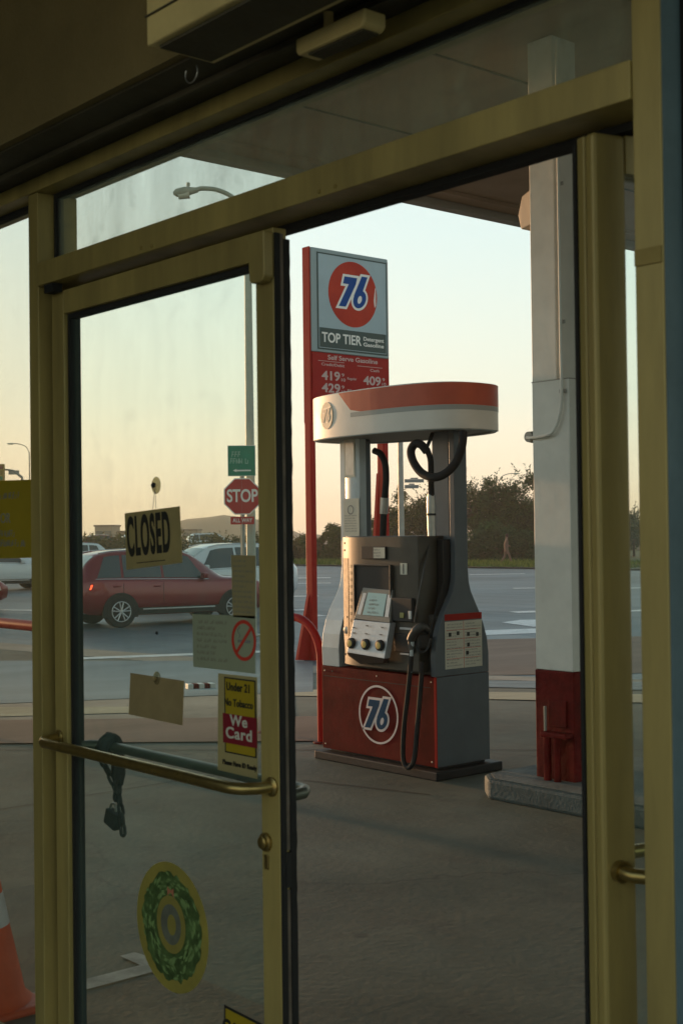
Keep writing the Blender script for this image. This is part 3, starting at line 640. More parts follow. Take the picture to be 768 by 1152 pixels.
for s_, y_, hh, wd, mm in [('Under 21',.375,.085,.58,'ink'),('No Tobacco',.215,.075,.72,'ink'),('We',.035,.11,.44,'paper'),('Card',-.095,.115,.66,'paper'),('Please Have ID Ready',-.40,.05,.86,'ink')]:
    text(s_, h_*hh, mm, wc, f @ Matrix.Translation((.008,h_*y_,.0014)), bold=.030, width=w_*wd, sp=1.10)
# wreath sticker
wcn = on(1, GI-.001, 193, 1043); we = empty('wreath_sticker', (wcn.x, GI, wcn.z), 'round faded yellow sticker of a green wreath low on the closed door', 'sticker')
wf = frame((wcn.x, GI-.0008, wcn.z), (1,0,0), (0,-1,0)); rw = .147
rnd = random.Random(5)
flatpoly(wf, ell(0,0,rw,rw*.99,60), .0003).build('ring', 'wrring', we)
wr_out = [( (rw*.82+rnd.uniform(-.006,.006))*math.cos(R(t)), (rw*.82+rnd.uniform(-.006,.006))*math.sin(R(t))) for t in range(0,360,6)]
flatpoly(wf @ Matrix.Translation((0,0,.0006)), wr_out, .0002).build('wreath', 'olive', we)
M['leafp'] = mat('printed_leaf', (.24,.38,.12), .7, var=.4, vscale=30)
lfm = MB(); rnd = random.Random(17)
for i in range(150):
    an = rnd.uniform(0,6.283); rr2 = rnd.uniform(.46,.82)*rw; c2 = Vector((rr2*math.cos(an), rr2*math.sin(an))); t_ = Vector((-math.sin(an+rnd.uniform(-.7,.7)), math.cos(an+rnd.uniform(-.7,.7)))); n2 = Vector((-t_.y,t_.x)); l_ = rnd.uniform(.006,.013)
    lfm.add([wf@Vector((*(c2+v),.0009+i*1e-6)) for v in (-t_*l_, n2*l_*.35, t_*l_, -n2*l_*.35)], [(0,1,2,3)])
lfm.build('printed_leaves', 'leafp', we)
flatpoly(wf @ Matrix.Translation((0,.006,.0013)), ell(0,0,rw*.40,rw*.44,40), .0002).build('inner_ring', 'wrring', we)
flatpoly(wf @ Matrix.Translation((0,.006,.0017)), ell(0,0,rw*.28,rw*.31,40), .0002).build('centre', 'wrcentre', we)
flatpoly(wf @ Matrix.Translation((.0,.006,.0021)), ell(.004,0,rw*.12,rw*.16,20), .0002).build('flame', 'wrring', we)
flatpoly(wf @ Matrix.Translation((0,rw*.55,.0015)), [(-.014,-.012),(.0,-.002),(.013,-.013),(.012,.009),(.0,.002),(-.013,.009)], .0002).build('bow', mat('faded_bow', (.42,.16,.08), .7), we)
# yellow warning sticker at the foot of the glass
yw = onG(252,1131); ys = empty('warning_sticker', (yw.x, GI, yw.z), 'yellow sticker with black border at the foot of the closed door', 'sticker')
yf = frame((yw.x+.09, GI-.001, yw.z-.075), (1,0,-.03), (0,-1,0))
quad(yf, -.09, .09, -.07, .075, .0003).build('border', 'ink', ys); quad(yf @ Matrix.Translation((0,0,.0004)), -.084, .084, -.064, .069, .0002).build('field', 'yellowb', ys)
text('CAUTION', .03, 'ink', ys, yf @ Matrix.Translation((0,.03,.0008)), bold=.05)
# pinkish reflections on the glass drawn as colour blots, left unbuilt
pk = onG(198,930); po = MB(); rnd = random.Random(11)
mk = mat('pink_reflection', (.45,.22,.19), .8)
for i in range(9): 
    cx, cz = pk.x+rnd.uniform(-.06,.045), pk.z+rnd.uniform(-.018,.018)
    po.lathe([(rnd.uniform(.006,.016),-.0003),(.004,-.0006)], (cx,GI-.0002*i/9,cz), 9, 'y')
# sidelight yellow paper
yp, P = paper('notice', [(-40,542),(36.5,539.5),(36.5,627.5),(-40,629)], 'yellow sheet of faded print taped inside the left sidelight', 'notice', 'yellow', y=.052)
f, w_, h_ = glassframe(P, .0512)
text('OR', h_*.13, 'faint', yp, f @ Matrix.Translation((w_*.13,.002,0)), width=w_*.14)
lines_of_print(f @ Matrix.Translation((0,-h_*.24,0)), w_*.95, h_*.24, 2, 'faint', yp, 21, .5); lines_of_print(f @ Matrix.Translation((0,h_*.30,0)), w_*.8, h_*.14, 1, 'faint', yp, 22, .4)

# ------------------------------------------------------------------ chain and padlock on the outside bar
cpt = on(1, .14, 124, 834); ch = empty('chain', (cpt.x, .14, zo), 'dark chain looped over the outside bar of the closed door', 'chain')
def link(c, a, n_, L=.037, W=.023, r=.0044):
    a = Vector(a).normalized(); n_ = Vector(n_); n_ = (n_-a*n_.dot(a)).normalized(); s_ = a.cross(n_)
    hl, hw = L/2-W/2, W/2-r
    pts = [c+a*(hl+hw*math.sin(R(t)))+s_*hw*math.cos(R(t)) for t in range(0,181,30)] + [c+a*(-hl-hw*math.sin(R(t)))-s_*hw*math.cos(R(t)) for t in range(0,181,30)]
    return MB().tube(pts, r, 8, closed=True)
def chainpath(pts, parent, start=0):
    pts = [Vector(p) for p in pts]; k = start; pitch = .0275; d_acc = 0
    seg = []
    for a, b_ in zip(pts, pts[1:]):
        L = (b_-a).length; n = max(1, round(L/.002))
        seg += [(a+(b_-a)*i/n, (b_-a).normalized()) for i in range(n)]
    step = int(pitch/.002)
    for i in range(0, len(seg), step):
        c, a = seg[i]; nn = Vector((0,1,.1)) if k % 2 == 0 else Vector((1,.3,0.1))
        if abs(a.dot(nn.normalized())) > .9: nn = Vector((0,0,1))
        link(c, a, nn).build('link', 'trim', parent, smooth=True); k += 1
cx = cpt.x
def wrap(x0, x1, r_, turns): return [(x0+(x1-x0)*i/(14*turns), .14+r_*math.sin(2*math.pi*i/14), zo+r_*math.cos(2*math.pi*i/14)) for i in range(14*turns+1)]
MB().tube(wrap(cx-.018, cx+.016, .0225, 2), .0125, 8).build('rubber_sleeve', 'rubber', ch, smooth=True)
MB().tube([(cx-.006,.163,zo-.005),(cx-.004,.166,zo-.04),(cx+.006,.160,zo-.075),(cx+.014,.155,zo-.10)], [.014,.019,.018,.012], 10).build('rubber_sleeve', 'rubber', ch, smooth=True)
chainpath([(cx-.012,.115,zo-.012),(cx-.010,.125,zo-.04),(cx-.002,.140,zo-.075),(cx+.010,.15,zo-.11)], ch)
chainpath([(cx+.014,.155,zo-.085),(cx+.018,.152,zo-.12),(cx+.034,.15,zo-.16),(cx+.046,.15,zo-.235)], ch)
chainpath([(cx+.016,.150,zo-.10),(cx+.006,.15,zo-.145)], ch, 1)
pd = empty('padlock', (cx-.004,.15,zo-.16), 'dark padlock hanging from the chain on the closed door', 'padlock')
pm = MB().obox(Vector((cx-.006,.15,zo-.188)), Vector((.026,0,-.008)), Vector((0,.011,0)), Vector((.007,0,.020))).build('lock_body', 'trim', pd, bevel=.004)
MB().tube([Vector((cx-.004,.15,zo-.162))+Vector((.014*math.cos(R(t)),0,.014*math.sin(R(t))+ (.0 if 0<t<180 else 0))) for t in range(-20,201,20)], .0035, 8).build('shackle', 'steel', pd, smooth=True)

# ------------------------------------------------------------------ fuel dispenser
PX0, PX1, PY0, PY1 = -6.795, -5.717, 4.008, 4.476
pu = empty('fuel_dispenser', (-6.25,4.24,0), 'red and grey fuel pump with rounded white and red canopy', 'fuel pump')
MB().box(PX0-.03, PX1+.05, PY0-.05, PY1+.06, .0, .055).build('base_plate', 'trim', pu, bevel=.008)
MB().box(PX0+.05, PX1-.02, PY0+.03, PY1-.03, .0555, .069).build('plinth', 'trim', pu)
ZR = .615
MB().box(PX0, PX1-.008, PY0, PY0+.012, .07, ZR).build('front_door', 'red', pu, bevel=.003)
MB().box(PX0+.004, PX1-.011, PY0+.0125, PY1-.0, .0695, ZR-.001).build('cabinet', 'redpost', pu)
MB().box(PX1-.010, PX1, PY0+.006, PY1-.002, .07, ZR).build('side_panel', 'grey', pu, bevel=.003)
MB().box(PX1-.016, PX1+.0025, PY0-.002, PY0+.0055, .07, ZR).build('corner_trim', 'redpost', pu)
lf = MB().tube([(PX0+.11,PY0-.001,ZR-.03),(PX0+.11,PY0-.004,ZR-.03)], .006, 10).build('keyhole', 'trim', pu)
for (sx_, sz_) in ((PX0+.03,.10),(PX0+.03,.585),(PX1-.04,.10),(PX1-.04,.585),(-6.25,.585)): MB().lathe([(.005,.0),(.005,-.002),(.003,-.003)], (sx_,PY0,sz_), 10, 'y').build('screw', 'steel', pu)
MB().box(PX0+.02, PX1-.05, PY0-.0012, PY0-.0002, .548, .552).build('door_seam', 'trim', pu)
# logo on front door
lc_ = on(1, PY0, 425.5, 804); lfr = frame((lc_.x, PY0-.0015, lc_.z), (1,0,0), (0,-1,0)); rl = .186
polycurve('logo_ring', [ell(0,0,rl,rl,64), ell(0,0,rl*.93,rl*.93,64)], 'pink', pu, lfr)
numerals(lfr @ Matrix.Translation((-.004,0,0)), .182, pu, 'teal', 'pink', .085, .0)
# bottle-shaped end panels running up into posts
side = [(4.012,.617),(4.008,.74),(4.018,.83),(4.045,.92),(4.085,1.0),(4.130,1.07),(4.165,1.13),(4.184,1.19),(4.19,1.26),(4.19,2.13)]
back = [(4.30,2.13),(4.30,1.27),(4.306,1.19),(4.322,1.13),(4.355,1.07),(4.395,1.0),(4.432,.92),(4.462,.83),(4.474,.74),(4.474,.617)]
MB().prism([(PX1-.045, y, z) for y, z in side+back], (.045,0,0)).build('end_panel', 'grey', pu, bevel=.004)
MB().prism([(PX0, y, z) for y, z in side[:-1]+[(4.19,1.45),(4.30,1.45)]+back[1:]], (.175,0,0)).build('end_panel', 'silver', pu, bevel=.004)
MB().box(PX0, PX0+.0455, 4.19, 4.30, 1.4505, 2.13).build('end_panel', 'silver', pu)
MB().box(PX1-.20, PX1-.046, 4.192, 4.298, .62, 2.128).build('post', 'grey', pu, bevel=.01)
MB().box(PX0+.046, PX0+.20, 4.192, 4.298, 1.4505, 2.128).build('post', 'grey', pu, bevel=.02)
# silver column cover with notice at left
cl = on(1, 4.17, 386.5, 560).x; cr_ = on(1, 4.17, 405.5, 560).x
MB().prism([(cl,4.22,1.47),(cl+.012,4.175,1.47),(cl+.04,4.158,1.47),(cr_-.04,4.158,1.47),(cr_-.012,4.175,1.47),(cr_,4.22,1.47)], (0,0,.655)).build('post_cover', 'silver', pu, smooth=True)
f = frame(((cl+cr_)/2, 4.1565, on(1,4.157,395,582).z), (1,0,0), (0,-1,0)); quad(f, -.075,.085,-.125,.125,.001).build('notice', 'paper', pu)
lines_of_print(f @ Matrix.Translation((0,-.04,.0014)), .14, .12, 7, 'greyink', pu, 31, .3); polycurve('stamp', [ell(0,.05,.032,.032,24), ell(0,.05,.024,.024,24)], 'greyink', pu, f @ Matrix.Translation((0,0,.0014)))
f = frame(((cl+cr_)/2-.005, 4.1565, on(1,4.157,395,516).z), (1,0,0), (0,-1,0)); quad(f, -.055,.055,-.125,.13,.0012).build('clear_cover', 'paper', pu); quad(f @ Matrix.Translation((0,0,.0015)), -.042,.042,-.11,.118,.0006).build('cover_face', 'steel', pu)
# middle lower body behind the head
MB().box(-6.50, PX1-.047, 4.05, 4.44, .617, .99).build('hydraulic_cover', 'darkgrey', pu, bevel=.01)
# head with slightly bowed front
hz0, hz1 = .640, 1.474
hx0, hx1 = on(1,4.0,382,610).x, on(1,3.965,470,700).x
def plan(z, extra=0):
    out = [(hx0, 4.26, z), (hx0, 4.06, z)]
    n = 10
    for i in range(n+1):
        t = i/n; x = hx0+.004+(hx1-hx0-.008)*t
        y = 3.962 + .060*(1-min(1, t/.30))**2 + .014*(1-min(1,(1-t)/.15))**2
        out.append((x, y, z))
    out += [(hx1, 4.02, z), (hx1, 4.26, z)]
    return out
P0 = plan(hz0); nP = len(P0)
def hy_(x): t = (x-hx0-.004)/(hx1-hx0-.008); return 3.962+.060*(1-min(1,max(0,t)/.30))**2+.014*(1-min(1,(1-t)/.15))**2
recx0, recx1 = on(1,3.962,401.5,640).x, on(1,3.962,441,640).x
hb = MB().prism(P0, (0,0,hz1-hz0)).build('head_housing', mat('head_bronze_grey', (.062,.058,.046), .42, .2, var=.25, vscale=8), pu, bevel=.006, smooth=True)
def P3(px, py, y): return on(1, y, px, py)
zc = P3(402,636,3.958).z; zd = P3(401,698,3.958).z
MB().box(recx0, recx1, 3.950, 3.9575, zd, zc).build('screen_recess', 'black', pu, bevel=.002)
rb = MB(); 
for (a,b_,c,d) in [(recx0-.008,recx0,zd,zc+.008),(recx1,recx1+.008,zd,zc+.008),(recx0,recx1,zc,zc+.008)]: rb.box(a,b_,3.936,3.9585,c,d)
rb.build('recess_rim', 'darkgrey', pu, bevel=.002)
# tilted screen module
def tilt(q, y0, y1, th_):   # quad in pixels TL TR BR BL, y0 at top y1 at bottom
    a, b_, c, d = P3(*q[0],y0), P3(*q[1],y0), P3(*q[2],y1), P3(*q[3],y1)
    return MB().prism([a,b_,c,d], (0,th_,.0)), (a,b_,c,d)
b, _ = tilt([(408,661),(441,664),(438,701),(398,696)], 3.945, 3.915, .03); b.build('screen_bezel', 'bezel', pu, bevel=.003)
b, _ = tilt([(413.5,666),(436,668),(431,694),(407,692)], 3.9385, 3.9165, .003)
b, _ = tilt([(414,666.5),(435,668.3),(430.5,693.5),(407.5,691.5)], 3.9400, 3.9150, .0015); b.build('screen', 'screen', pu)
c = P3(421.5,680,3.9265); fsc = frame((c.x, c.y, c.z), (1,-.0,-.0), (-.0,-.95,.25))
lines_of_print(fsc @ Matrix.Translation((0,.0,.003)), .125, .13, 5, 'greyink', pu, 71, .35)
for k, (qq) in enumerate([[(408.5,667),(412,667.3),(405.5,691.5),(401.5,691)], [(436,669),(440,669.4),(436.5,694.5),(432.5,694)]]):
    b, _ = tilt(qq, 3.9395, 3.9145, .0015); b.build('soft_keys', 'keypad', pu)
b, kp = tilt([(397.5,697),(438.5,701),(432,741),(390,734)], 3.912, 3.862, .05); b.build('grade_panel', 'keypad', pu, bevel=.003)
MB().prism([P3(390,734.5,3.864),P3(432,741.5,3.864),P3(430,746,3.90),P3(405,747,3.94),P3(392,738,3.94)], (0,.04,0)).build('panel_lip', 'darkgrey', pu)
for (px, py) in [(395,723.5),(411,724.8),(427,726)]:
    c = P3(px, py, 3.868)
    MB().lathe([(.034,.010),(.034,-.010),(.028,-.014)], c, 24, 'y').build('grade_button', 'black', pu, smooth=True)
    MB().lathe([(.021,-.0142),(.021,-.0165),(.019,-.017)], (c.x,c.y,c.z), 20, 'y').build('button_face', 'gbutton', pu, smooth=True)
for (px, py) in [(398,706),(413,704),(430,706),(398,712),(412,713),(428,714)]:
    c = P3(px, py, 3.8865+(709-py)*.001); MB().box(c.x-.012, c.x+.012, c.y-.002, c.y, c.z-.004, c.z+.004).build('panel_mark', 'greyink', pu)
# top display, stickers, card reader
a = P3(406,617,3.957); b_ = P3(434.5,629,3.957)
MB().box(a.x+.01, b_.x, 3.948, 3.9615, b_.z, a.z+.012).build('sale_display', 'black', pu, bevel=.002)
MB().box(a.x+.13, b_.x-.003, 3.9455, 3.9478, b_.z+.006, a.z+.006).build('display_label', 'paper', pu)
dlf = frame(((a.x+.13+b_.x-.003)/2, 3.945, (b_.z+a.z)/2+.006), (1,0,0), (0,-1,0)); lines_of_print(dlf, .13, .06, 3, 'greyink', pu, 44, .4)
c = P3(453.5,640,3.957); MB().box(c.x-.03,c.x+.03,3.958,3.962,c.z-.035,c.z+.035).build('sticker', 'paper', pu); MB().box(c.x-.004,c.x+.004,3.9565,3.958,c.z-.03,c.z+.03).build('sticker_mark', 'ink', pu)
a = P3(443,672,3.957); b_ = P3(466,700,3.957)
MB().box(a.x, b_.x, 3.935, 3.9615, b_.z, a.z).build('card_reader', 'black', pu, bevel=.006)
c = P3(452,693,3.93); MB().box(c.x-.02,c.x+.015,3.928,3.9345,c.z-.012,c.z+.02).build('reader_slot', mat('yellow_green', (.25,.25,.08), .4), pu, bevel=.002)
c = P3(461,691,3.93); MB().box(c.x-.012,c.x+.012,3.926,3.9345,c.z-.03,c.z+.02).build('reader_key', 'silver', pu, bevel=.002)
c = P3(454,707.5,3.93); MB().box(c.x-.06,c.x+.06,3.950,3.9615,c.z-.006,c.z+.006).build('label_strip', 'keypad', pu)
a = P3(444,712,3.957); b_ = P3(465,735,3.957); MB().box(a.x, b_.x, 3.95, 3.9615, b_.z, a.z).build('receipt_door', 'black', pu, bevel=.004)
c = P3(452,736,3.93); MB().box(c.x-.04,c.x+.04,3.950,3.9618,c.z-.005,c.z+.005).build('label_strip', 'keypad', pu)
# instruction marks down the left edge; sun's golden glow painted into the strip
M['pale_decal'] = mat('pale_decal', (.40,.31,.18), .6); M['strip'] = mat('sun_toned_instructions', (.26,.165,.075), .55, var=.4, vscale=20)
sa, sb_ = hx0+.012, hx0+.105; zt1, zt0 = P3(390,628,3.97).z, P3(390,716,3.97).z; sm_ = MB()
for i_ in range(6):
    xa_, xb_ = sa+(sb_-sa)*i_/6, sa+(sb_-sa)*(i_+1)/6; sm_.add([(xa_,hy_(xa_)-.0008,zt0),(xb_,hy_(xb_)-.0008,zt0),(xb_,hy_(xb_)-.0008,zt1),(xa_,hy_(xa_)-.0008,zt1)], [(0,1,2,3)])
sm_.build('sunlit_instruction_strip', 'strip', pu)
for i in range(9):
    c = P3(393.5-i*.1, 637+i*7.6, 3.966); MB().prism([(c.x-.010,hy_(c.x-.010)-.0012,c.z-.010),(c.x+.012,hy_(c.x+.012)-.0012,c.z-.010),(c.x+.012,hy_(c.x+.012)-.0012,c.z+.010),(c.x-.010,hy_(c.x-.010)-.0012,c.z+.010)],(0,.0006,0)).build('instruction_icon', M['pale_decal'], pu)
for (px,py) in [(385.8,611),(385.5,619),(390.5,694),(386,736)]:
    c = P3(px,py,3.985); c.y = hy_(c.x); MB().lathe([(.007,.01),(.007,-.002),(.004,-.004)], c, 12, 'y').build('bolt', 'trim', pu, smooth=True)
c = P3(388.5,709,3.985); c.y = hy_(c.x); MB().lathe([(.024,.02),(.024,-.006),(.018,-.008)], c, 18, 'y').build('lock_boss', 'steel', pu, smooth=True)
# nozzle bay
nbx0, nbx1 = hx1+.002, PX1-.046
MB().box(nbx0, nbx1, 4.13, 4.30, .645, 1.45).build('nozzle_bay', 'black', pu, bevel=.004)
MB().prism([(nbx1-.012,4.02,.66),(nbx1-.012,4.16,.66),(nbx1-.012,4.16,1.25),(nbx1-.012,4.10,1.12),(nbx1-.012,4.03,.92)], (.010,0,0)).build('bay_cheek', 'black', pu)
# side notice
f = frame((PX1+.0015, (on(0,PX1,500,725).y+on(0,PX1,541.5,722).y)/2, .808), (0,1,0), (1,0,0)); wN = abs(on(0,PX1,541.5,722).y-on(0,PX1,500,725).y)
quad(f, -wN/2, wN/2, -.150, .140, .001).build('notice', 'paper', pu)
quad(f, -wN/2, wN/2, .146, .185, .0012).build('notice_header', 'redpost', pu)
for i, xx in enumerate((-.25,.25)): lines_of_print(f @ Matrix.Translation((xx*wN,-.005,.0014)), wN*.48, .27, 15, 'greyink', pu, 50+i, .32)
quad(f @ Matrix.Translation((0,0,.0013)), -.0015, .0015, -.15, .14, .0004).build('print_rule', 'redink', pu)
for yy in (-.09,-.03,.03,.085): quad(f @ Matrix.Translation((0,0,.0013)), -wN/2+.01, wN/2-.01, yy, yy+.0022, .0004).build('print_rule', 'redink', pu)
ic = MB()
for (xx,yy) in [(-.12,.06),(-.05,.065),(.04,.055),(.12,.05),(.04,-.01),(.03,-.06)]: ic.add([f@Vector((xx+dx*.012,yy+dy*.012,.0018)) for dx,dy in ((-1,-1),(1,-1),(1,1),(-1,1))],[(0,1,2,3)])
ic.build('icons', 'ink', pu)
# topper
def selipse(cx, cy, a, b_, e, n=96, z=0):
    out = []
    for k in range(n):
        t = 2*math.pi*k/n; c, s_ = math.cos(t), math.sin(t)
        out.append((cx+a*math.copysign(abs(c)**(2/e), c), cy+b_*math.copysign(abs(s_)**(2/e), s_), z))
    return out
def pxof(P): d = Vector(P)-CAM; z = d.dot(fw); return 384+F_PX*d.dot(rt)/z
lo_a = None
TB, TE, TCY = .36, 2.7, 4.24
tcx, ta = -6.2, .85
for _ in range(60):
    pl = selipse(tcx, TCY, ta, TB, TE, z=2.25); xs = [pxof(p) for p in pl]; L_, R_ = min(xs), max(xs)
    tcx -= ((L_-352.3)+(R_-560))/2/110*.5; ta += ((L_-352.3)-(R_-560))/2/110*.5
TZ0, TZM, TZN, TZ1 = 2.118, 2.232, 2.262, 2.395
ring = [Vector(p) for p in selipse(tcx, TCY, ta, TB, TE, z=0)]
def band(z0, z1, grow_, sel=lambda p: True, slant=None, name='band', m='white'):
    b = MB(); n = len(ring); C = Vector((tcx,TCY,0))
    for k in range(n):
        p, q = ring[k], ring[(k+1)%n]
        if not sel((p+q)/2): continue
        p = C+(p-C)*grow_; q = C+(q-C)*grow_
        b.add([(p.x,p.y,z0),(q.x,q.y,z0),(q.x,q.y,z1),(p.x,p.y,z1)],[(0,1,2,3)])
    return b.build(name, m, pu, smooth=True)
tb = MB(); n = len(ring); C = Vector((tcx,TCY,0))
levels = [(TZ0,.94),(TZ0,1.0),(TZ1,1.0),(TZ1+.004,.99),(TZ1+.012,.9)]
vs = [C+(p-C)*g_+Vector((0,0,z)) for z, g_ in levels for p in ring]
fs = [(i*n+k,i*n+(k+1)%n,(i+1)*n+(k+1)%n,(i+1)*n+k) for i in range(len(levels)-1) for k in range(n)]+[tuple(range((len(levels)-1)*n,len(levels)*n))]
tb.add(vs, fs).build('topper', 'white', pu, smooth=True)
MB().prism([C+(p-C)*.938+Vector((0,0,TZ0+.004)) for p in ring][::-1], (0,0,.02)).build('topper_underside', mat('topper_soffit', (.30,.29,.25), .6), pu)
MB().tube([C+(p-C)*.975+Vector((0,0,TZ0-.001)) for p in ring], .006, 6, closed=True).build('topper_lip', 'silver', pu, smooth=True)
# red flash on both long faces with slanted start at the left end
xs_ = on(1, TCY-TB+.03, 384, 445).x; xe_ = on(1, TCY-TB, 396, 470).x
for sgn in (-1, 1):
    b = MB()
    for k in range(n):
        p, q = ring[k], ring[(k+1)%n]; mid = (p+q)/2
        if (mid.y-TCY)*sgn <= 0.02 and not (mid.x > tcx and abs(mid.y-TCY) <= .02): continue
        if mid.x > xs_-.005 :
            cut = lambda x: min(1, max(0, (x-xs_)/(xe_-xs_)))
            zz = lambda x: TZ1-.001-(TZ1-.001-TZN)*cut(x)
            P_, Q_ = C+(p-C)*1.003, C+(q-C)*1.003
            b.add([(P_.x,P_.y,zz(p.x)),(Q_.x,Q_.y,zz(q.x)),(Q_.x,Q_.y,TZ1),(P_.x,P_.y,TZ1)],[(0,1,2,3)])
    b.build('topper_red_band', 'topred', pu, smooth=True)
    b = MB()
    for k in range(n):
        p, q = ring[k], ring[(k+1)%n]; mid = (p+q)/2
        if (mid.y-TCY)*sgn <= 0.0: continue
        if mid.x > xe_:
            P_, Q_ = C+(p-C)*1.003, C+(q-C)*1.003
            b.add([(P_.x,P_.y,TZM),(Q_.x,Q_.y,TZM),(Q_.x,Q_.y,TZN-.001),(P_.x,P_.y,TZN-.001)],[(0,1,2,3)])
    b.build('topper_grey_band', 'topgrey', pu, smooth=True)
# faded logo on the rounded end
bestk = min(range(n), key=lambda k: abs(pxof(ring[k]+Vector((0,0,2.25)))-368) + (100 if ring[k].y > TCY else 0))
pE = ring[bestk]; nE = (ring[(bestk+1)%n]-ring[bestk-1]); nE = Vector((nE.y,-nE.x,0)).normalized()
if nE.dot(pE-C) < 0: nE = -nE
fE = frame(Vector((pE.x,pE.y,2.262))+nE*.003, Vector((0,0,1)).cross(nE), nE)
M['fade'] = mat('faded_decal', (.72,.64,.50), .6); M['fade2'] = mat('faded_decal_dark', (.60,.52,.40), .6)
flatpoly(fE, ell(0,0,.075,.088,32), .0006).build('faded_disc', 'fade', pu)
numerals(fE @ Matrix.Translation((0,0,.001)), .085, pu, 'fade2', 'white', .06)
# hoses
def spline(pts, k=8):
    P = [Vector(p) for p in pts]; P = [P[0]*2-P[1]]+P+[P[-1]*2-P[-2]]; out = []
    for i in range(1, len(P)-2):
        for j in range(k):
            t = j/k; a, b_, c, d = P[i-1:i+3]
            out.append(.5*((2*b_)+(c-a)*t+(2*a-5*b_+4*c-d)*t*t+(3*b_-a-3*c+d)*t**3))
    return out+[P[-2]]
hy = 4.06
H1 = [on(1, y, px, py) for px, py, y in [(521,486,4.08),(519,503,4.05),(512,521,4.02),(500,533,3.99),(487,537,3.97),(474,532,3.97),(465,520,3.97),(462,508,3.98),(466,500,3.99),(473,500,4.0),(480,508,4.02)]]
MB().tube(spline(H1), .026, 12).build('hose', 'rubber', pu, smooth=True)
H2 = [on(1, y, px, py) for px, py, y in [(480,505,4.02),(484,518,4.04),(484.5,540,4.05),(485,560,4.06)]]
MB().tube(spline(H2), .019, 12).build('hose', 'rubber', pu, smooth=True)
H3 = [on(1, 4.06, px, py) for px, py in [(484.5,556),(484.8,580),(485.5,603)]]
MB().tube([H3[0], H3[0]*.7+H3[1]*.3, H3[1], H3[2]], [.022,.027,.027,.025], 14).build('breakaway_coupling', 'steel', pu, smooth=True)
MB().tube([H3[1]*.9+H3[0]*.1, H3[1]], .030, 14).build('coupling_ring', 'black', pu, smooth=True)
MB().tube([on(1,4.03,480,503), on(1,4.05,483,496), on(1,4.10,486,488)], .012, 8).build('hose_clamp', 'black', pu)
H4 = [on(1, 4.22, px, py) for px, py in [(421,507),(428,511),(433,522),(434,540),(432.5,560),(431.5,578),(430.5,606)]]
MB().tube(spline(H4), .022, 12).build('hose', 'rubber', pu, smooth=True)
MB().tube([H4[4], H4[5]], .028, 14).build('breakaway_coupling', 'steel', pu, smooth=True)
# thin hose / retractor line down to nozzle
MB().tube(spline([on(1,4.10,484,602), on(1,4.0,477,640), on(1,3.95,470,675), on(1,3.93,466,700)]), .007, 8).build('retractor_cord', 'darkgrey', pu, smooth=True)
# hose hanging from nozzle in a long loop
nz = on(1, 3.90, 462, 737)
H5 = [on(1, y, px, py) for px, py, y in [(462.5,738,3.90),(461,756,3.90),(458,785,3.91),(454.5,815,3.92),(453,845,3.93),(455,860,3.93),(461,863,3.93),(466,852,3.935),(469,820,3.95),(472,785,3.96),(474,758,3.97),(474.5,745,3.99)]]
MB().tube(spline(H5), .0155, 12).build('hose', 'rubber', pu, smooth=True)
MB().tube([on(1,3.90,463.5,722), on(1,3.90,462.5,738), on(1,3.90,461.5,756)], [.013,.011,.012], 12).build('hose_swivel', 'silver', pu, smooth=True)
no = empty('fuel_nozzle', on(1,3.92,470,720), 'grey and black fuel nozzle hooked in the pump holster', 'fuel nozzle')
MB().tube(spline([on(1,3.90,463,731), on(1,3.90,462,720), on(1,3.90,467,710), on(1,3.93,475,705), on(1,3.99,481,709)]), [.018]*8+[.026]*8+[.028]*8+[.022]*8+[.018], 14).build('spout_body', 'darkgrey', no, smooth=True)
MB().tube(spline([on(1,3.92,466,722), on(1,3.92,472,733), on(1,3.95,480,731), on(1,3.97,484,718)]), .008, 8).build('trigger_guard', 'black', no, smooth=True)
MB().obox(on(1,3.96,475,722), Vector((.022,0,0)), Vector((0,.045,0)), Vector((0,0,.05))).build('hand_insulator', 'black', no, bevel=.02, segs=3)

# ------------------------------------------------------------------ red hoop guards
def hoop(xa, xb, y, h, r, label, z0=0, rc=None):
    o = empty('pipe_guard', ((xa+xb)/2, y, z0), label, 'guard rail')
    rc = rc or min(.34, (xb-xa)*.45); pts = [(xa,y,z0),(xa,y,z0+h-rc)] + [(xa+rc-rc*math.cos(R(t)),y,z0+h-rc+rc*math.sin(R(t))) for t in range(10,91,10)] + [(xb-rc+rc*math.sin(R(t)),y,z0+h-rc+rc*math.cos(R(t))) for t in range(0,91,10)] + [(xb,y,z0)]
    MB().tube(pts, r, 16).build('hoop', 'redpipe', o, smooth=True)
    for x in (xa, xb): MB().lathe([(r*2.1,z0),(r*2.1,z0+.012),(r*1.2,z0+.014)], (x,y,0), 20).build('foot_plate', 'redrust', o, smooth=True)
hb_ = on(2, 0, 362, 836); hoop(hb_.x-.66, hb_.x, hb_.y, .885, .030, 'red pipe hoop guarding the left end of the fuel pump')
g0 = onD(9.0, 60, 713); hoop(g0.x-1.9, g0.x+.05, g0.y, g0.z+.04, .038, 'red pipe guard rail seen low through the left sidelight', rc=.10)

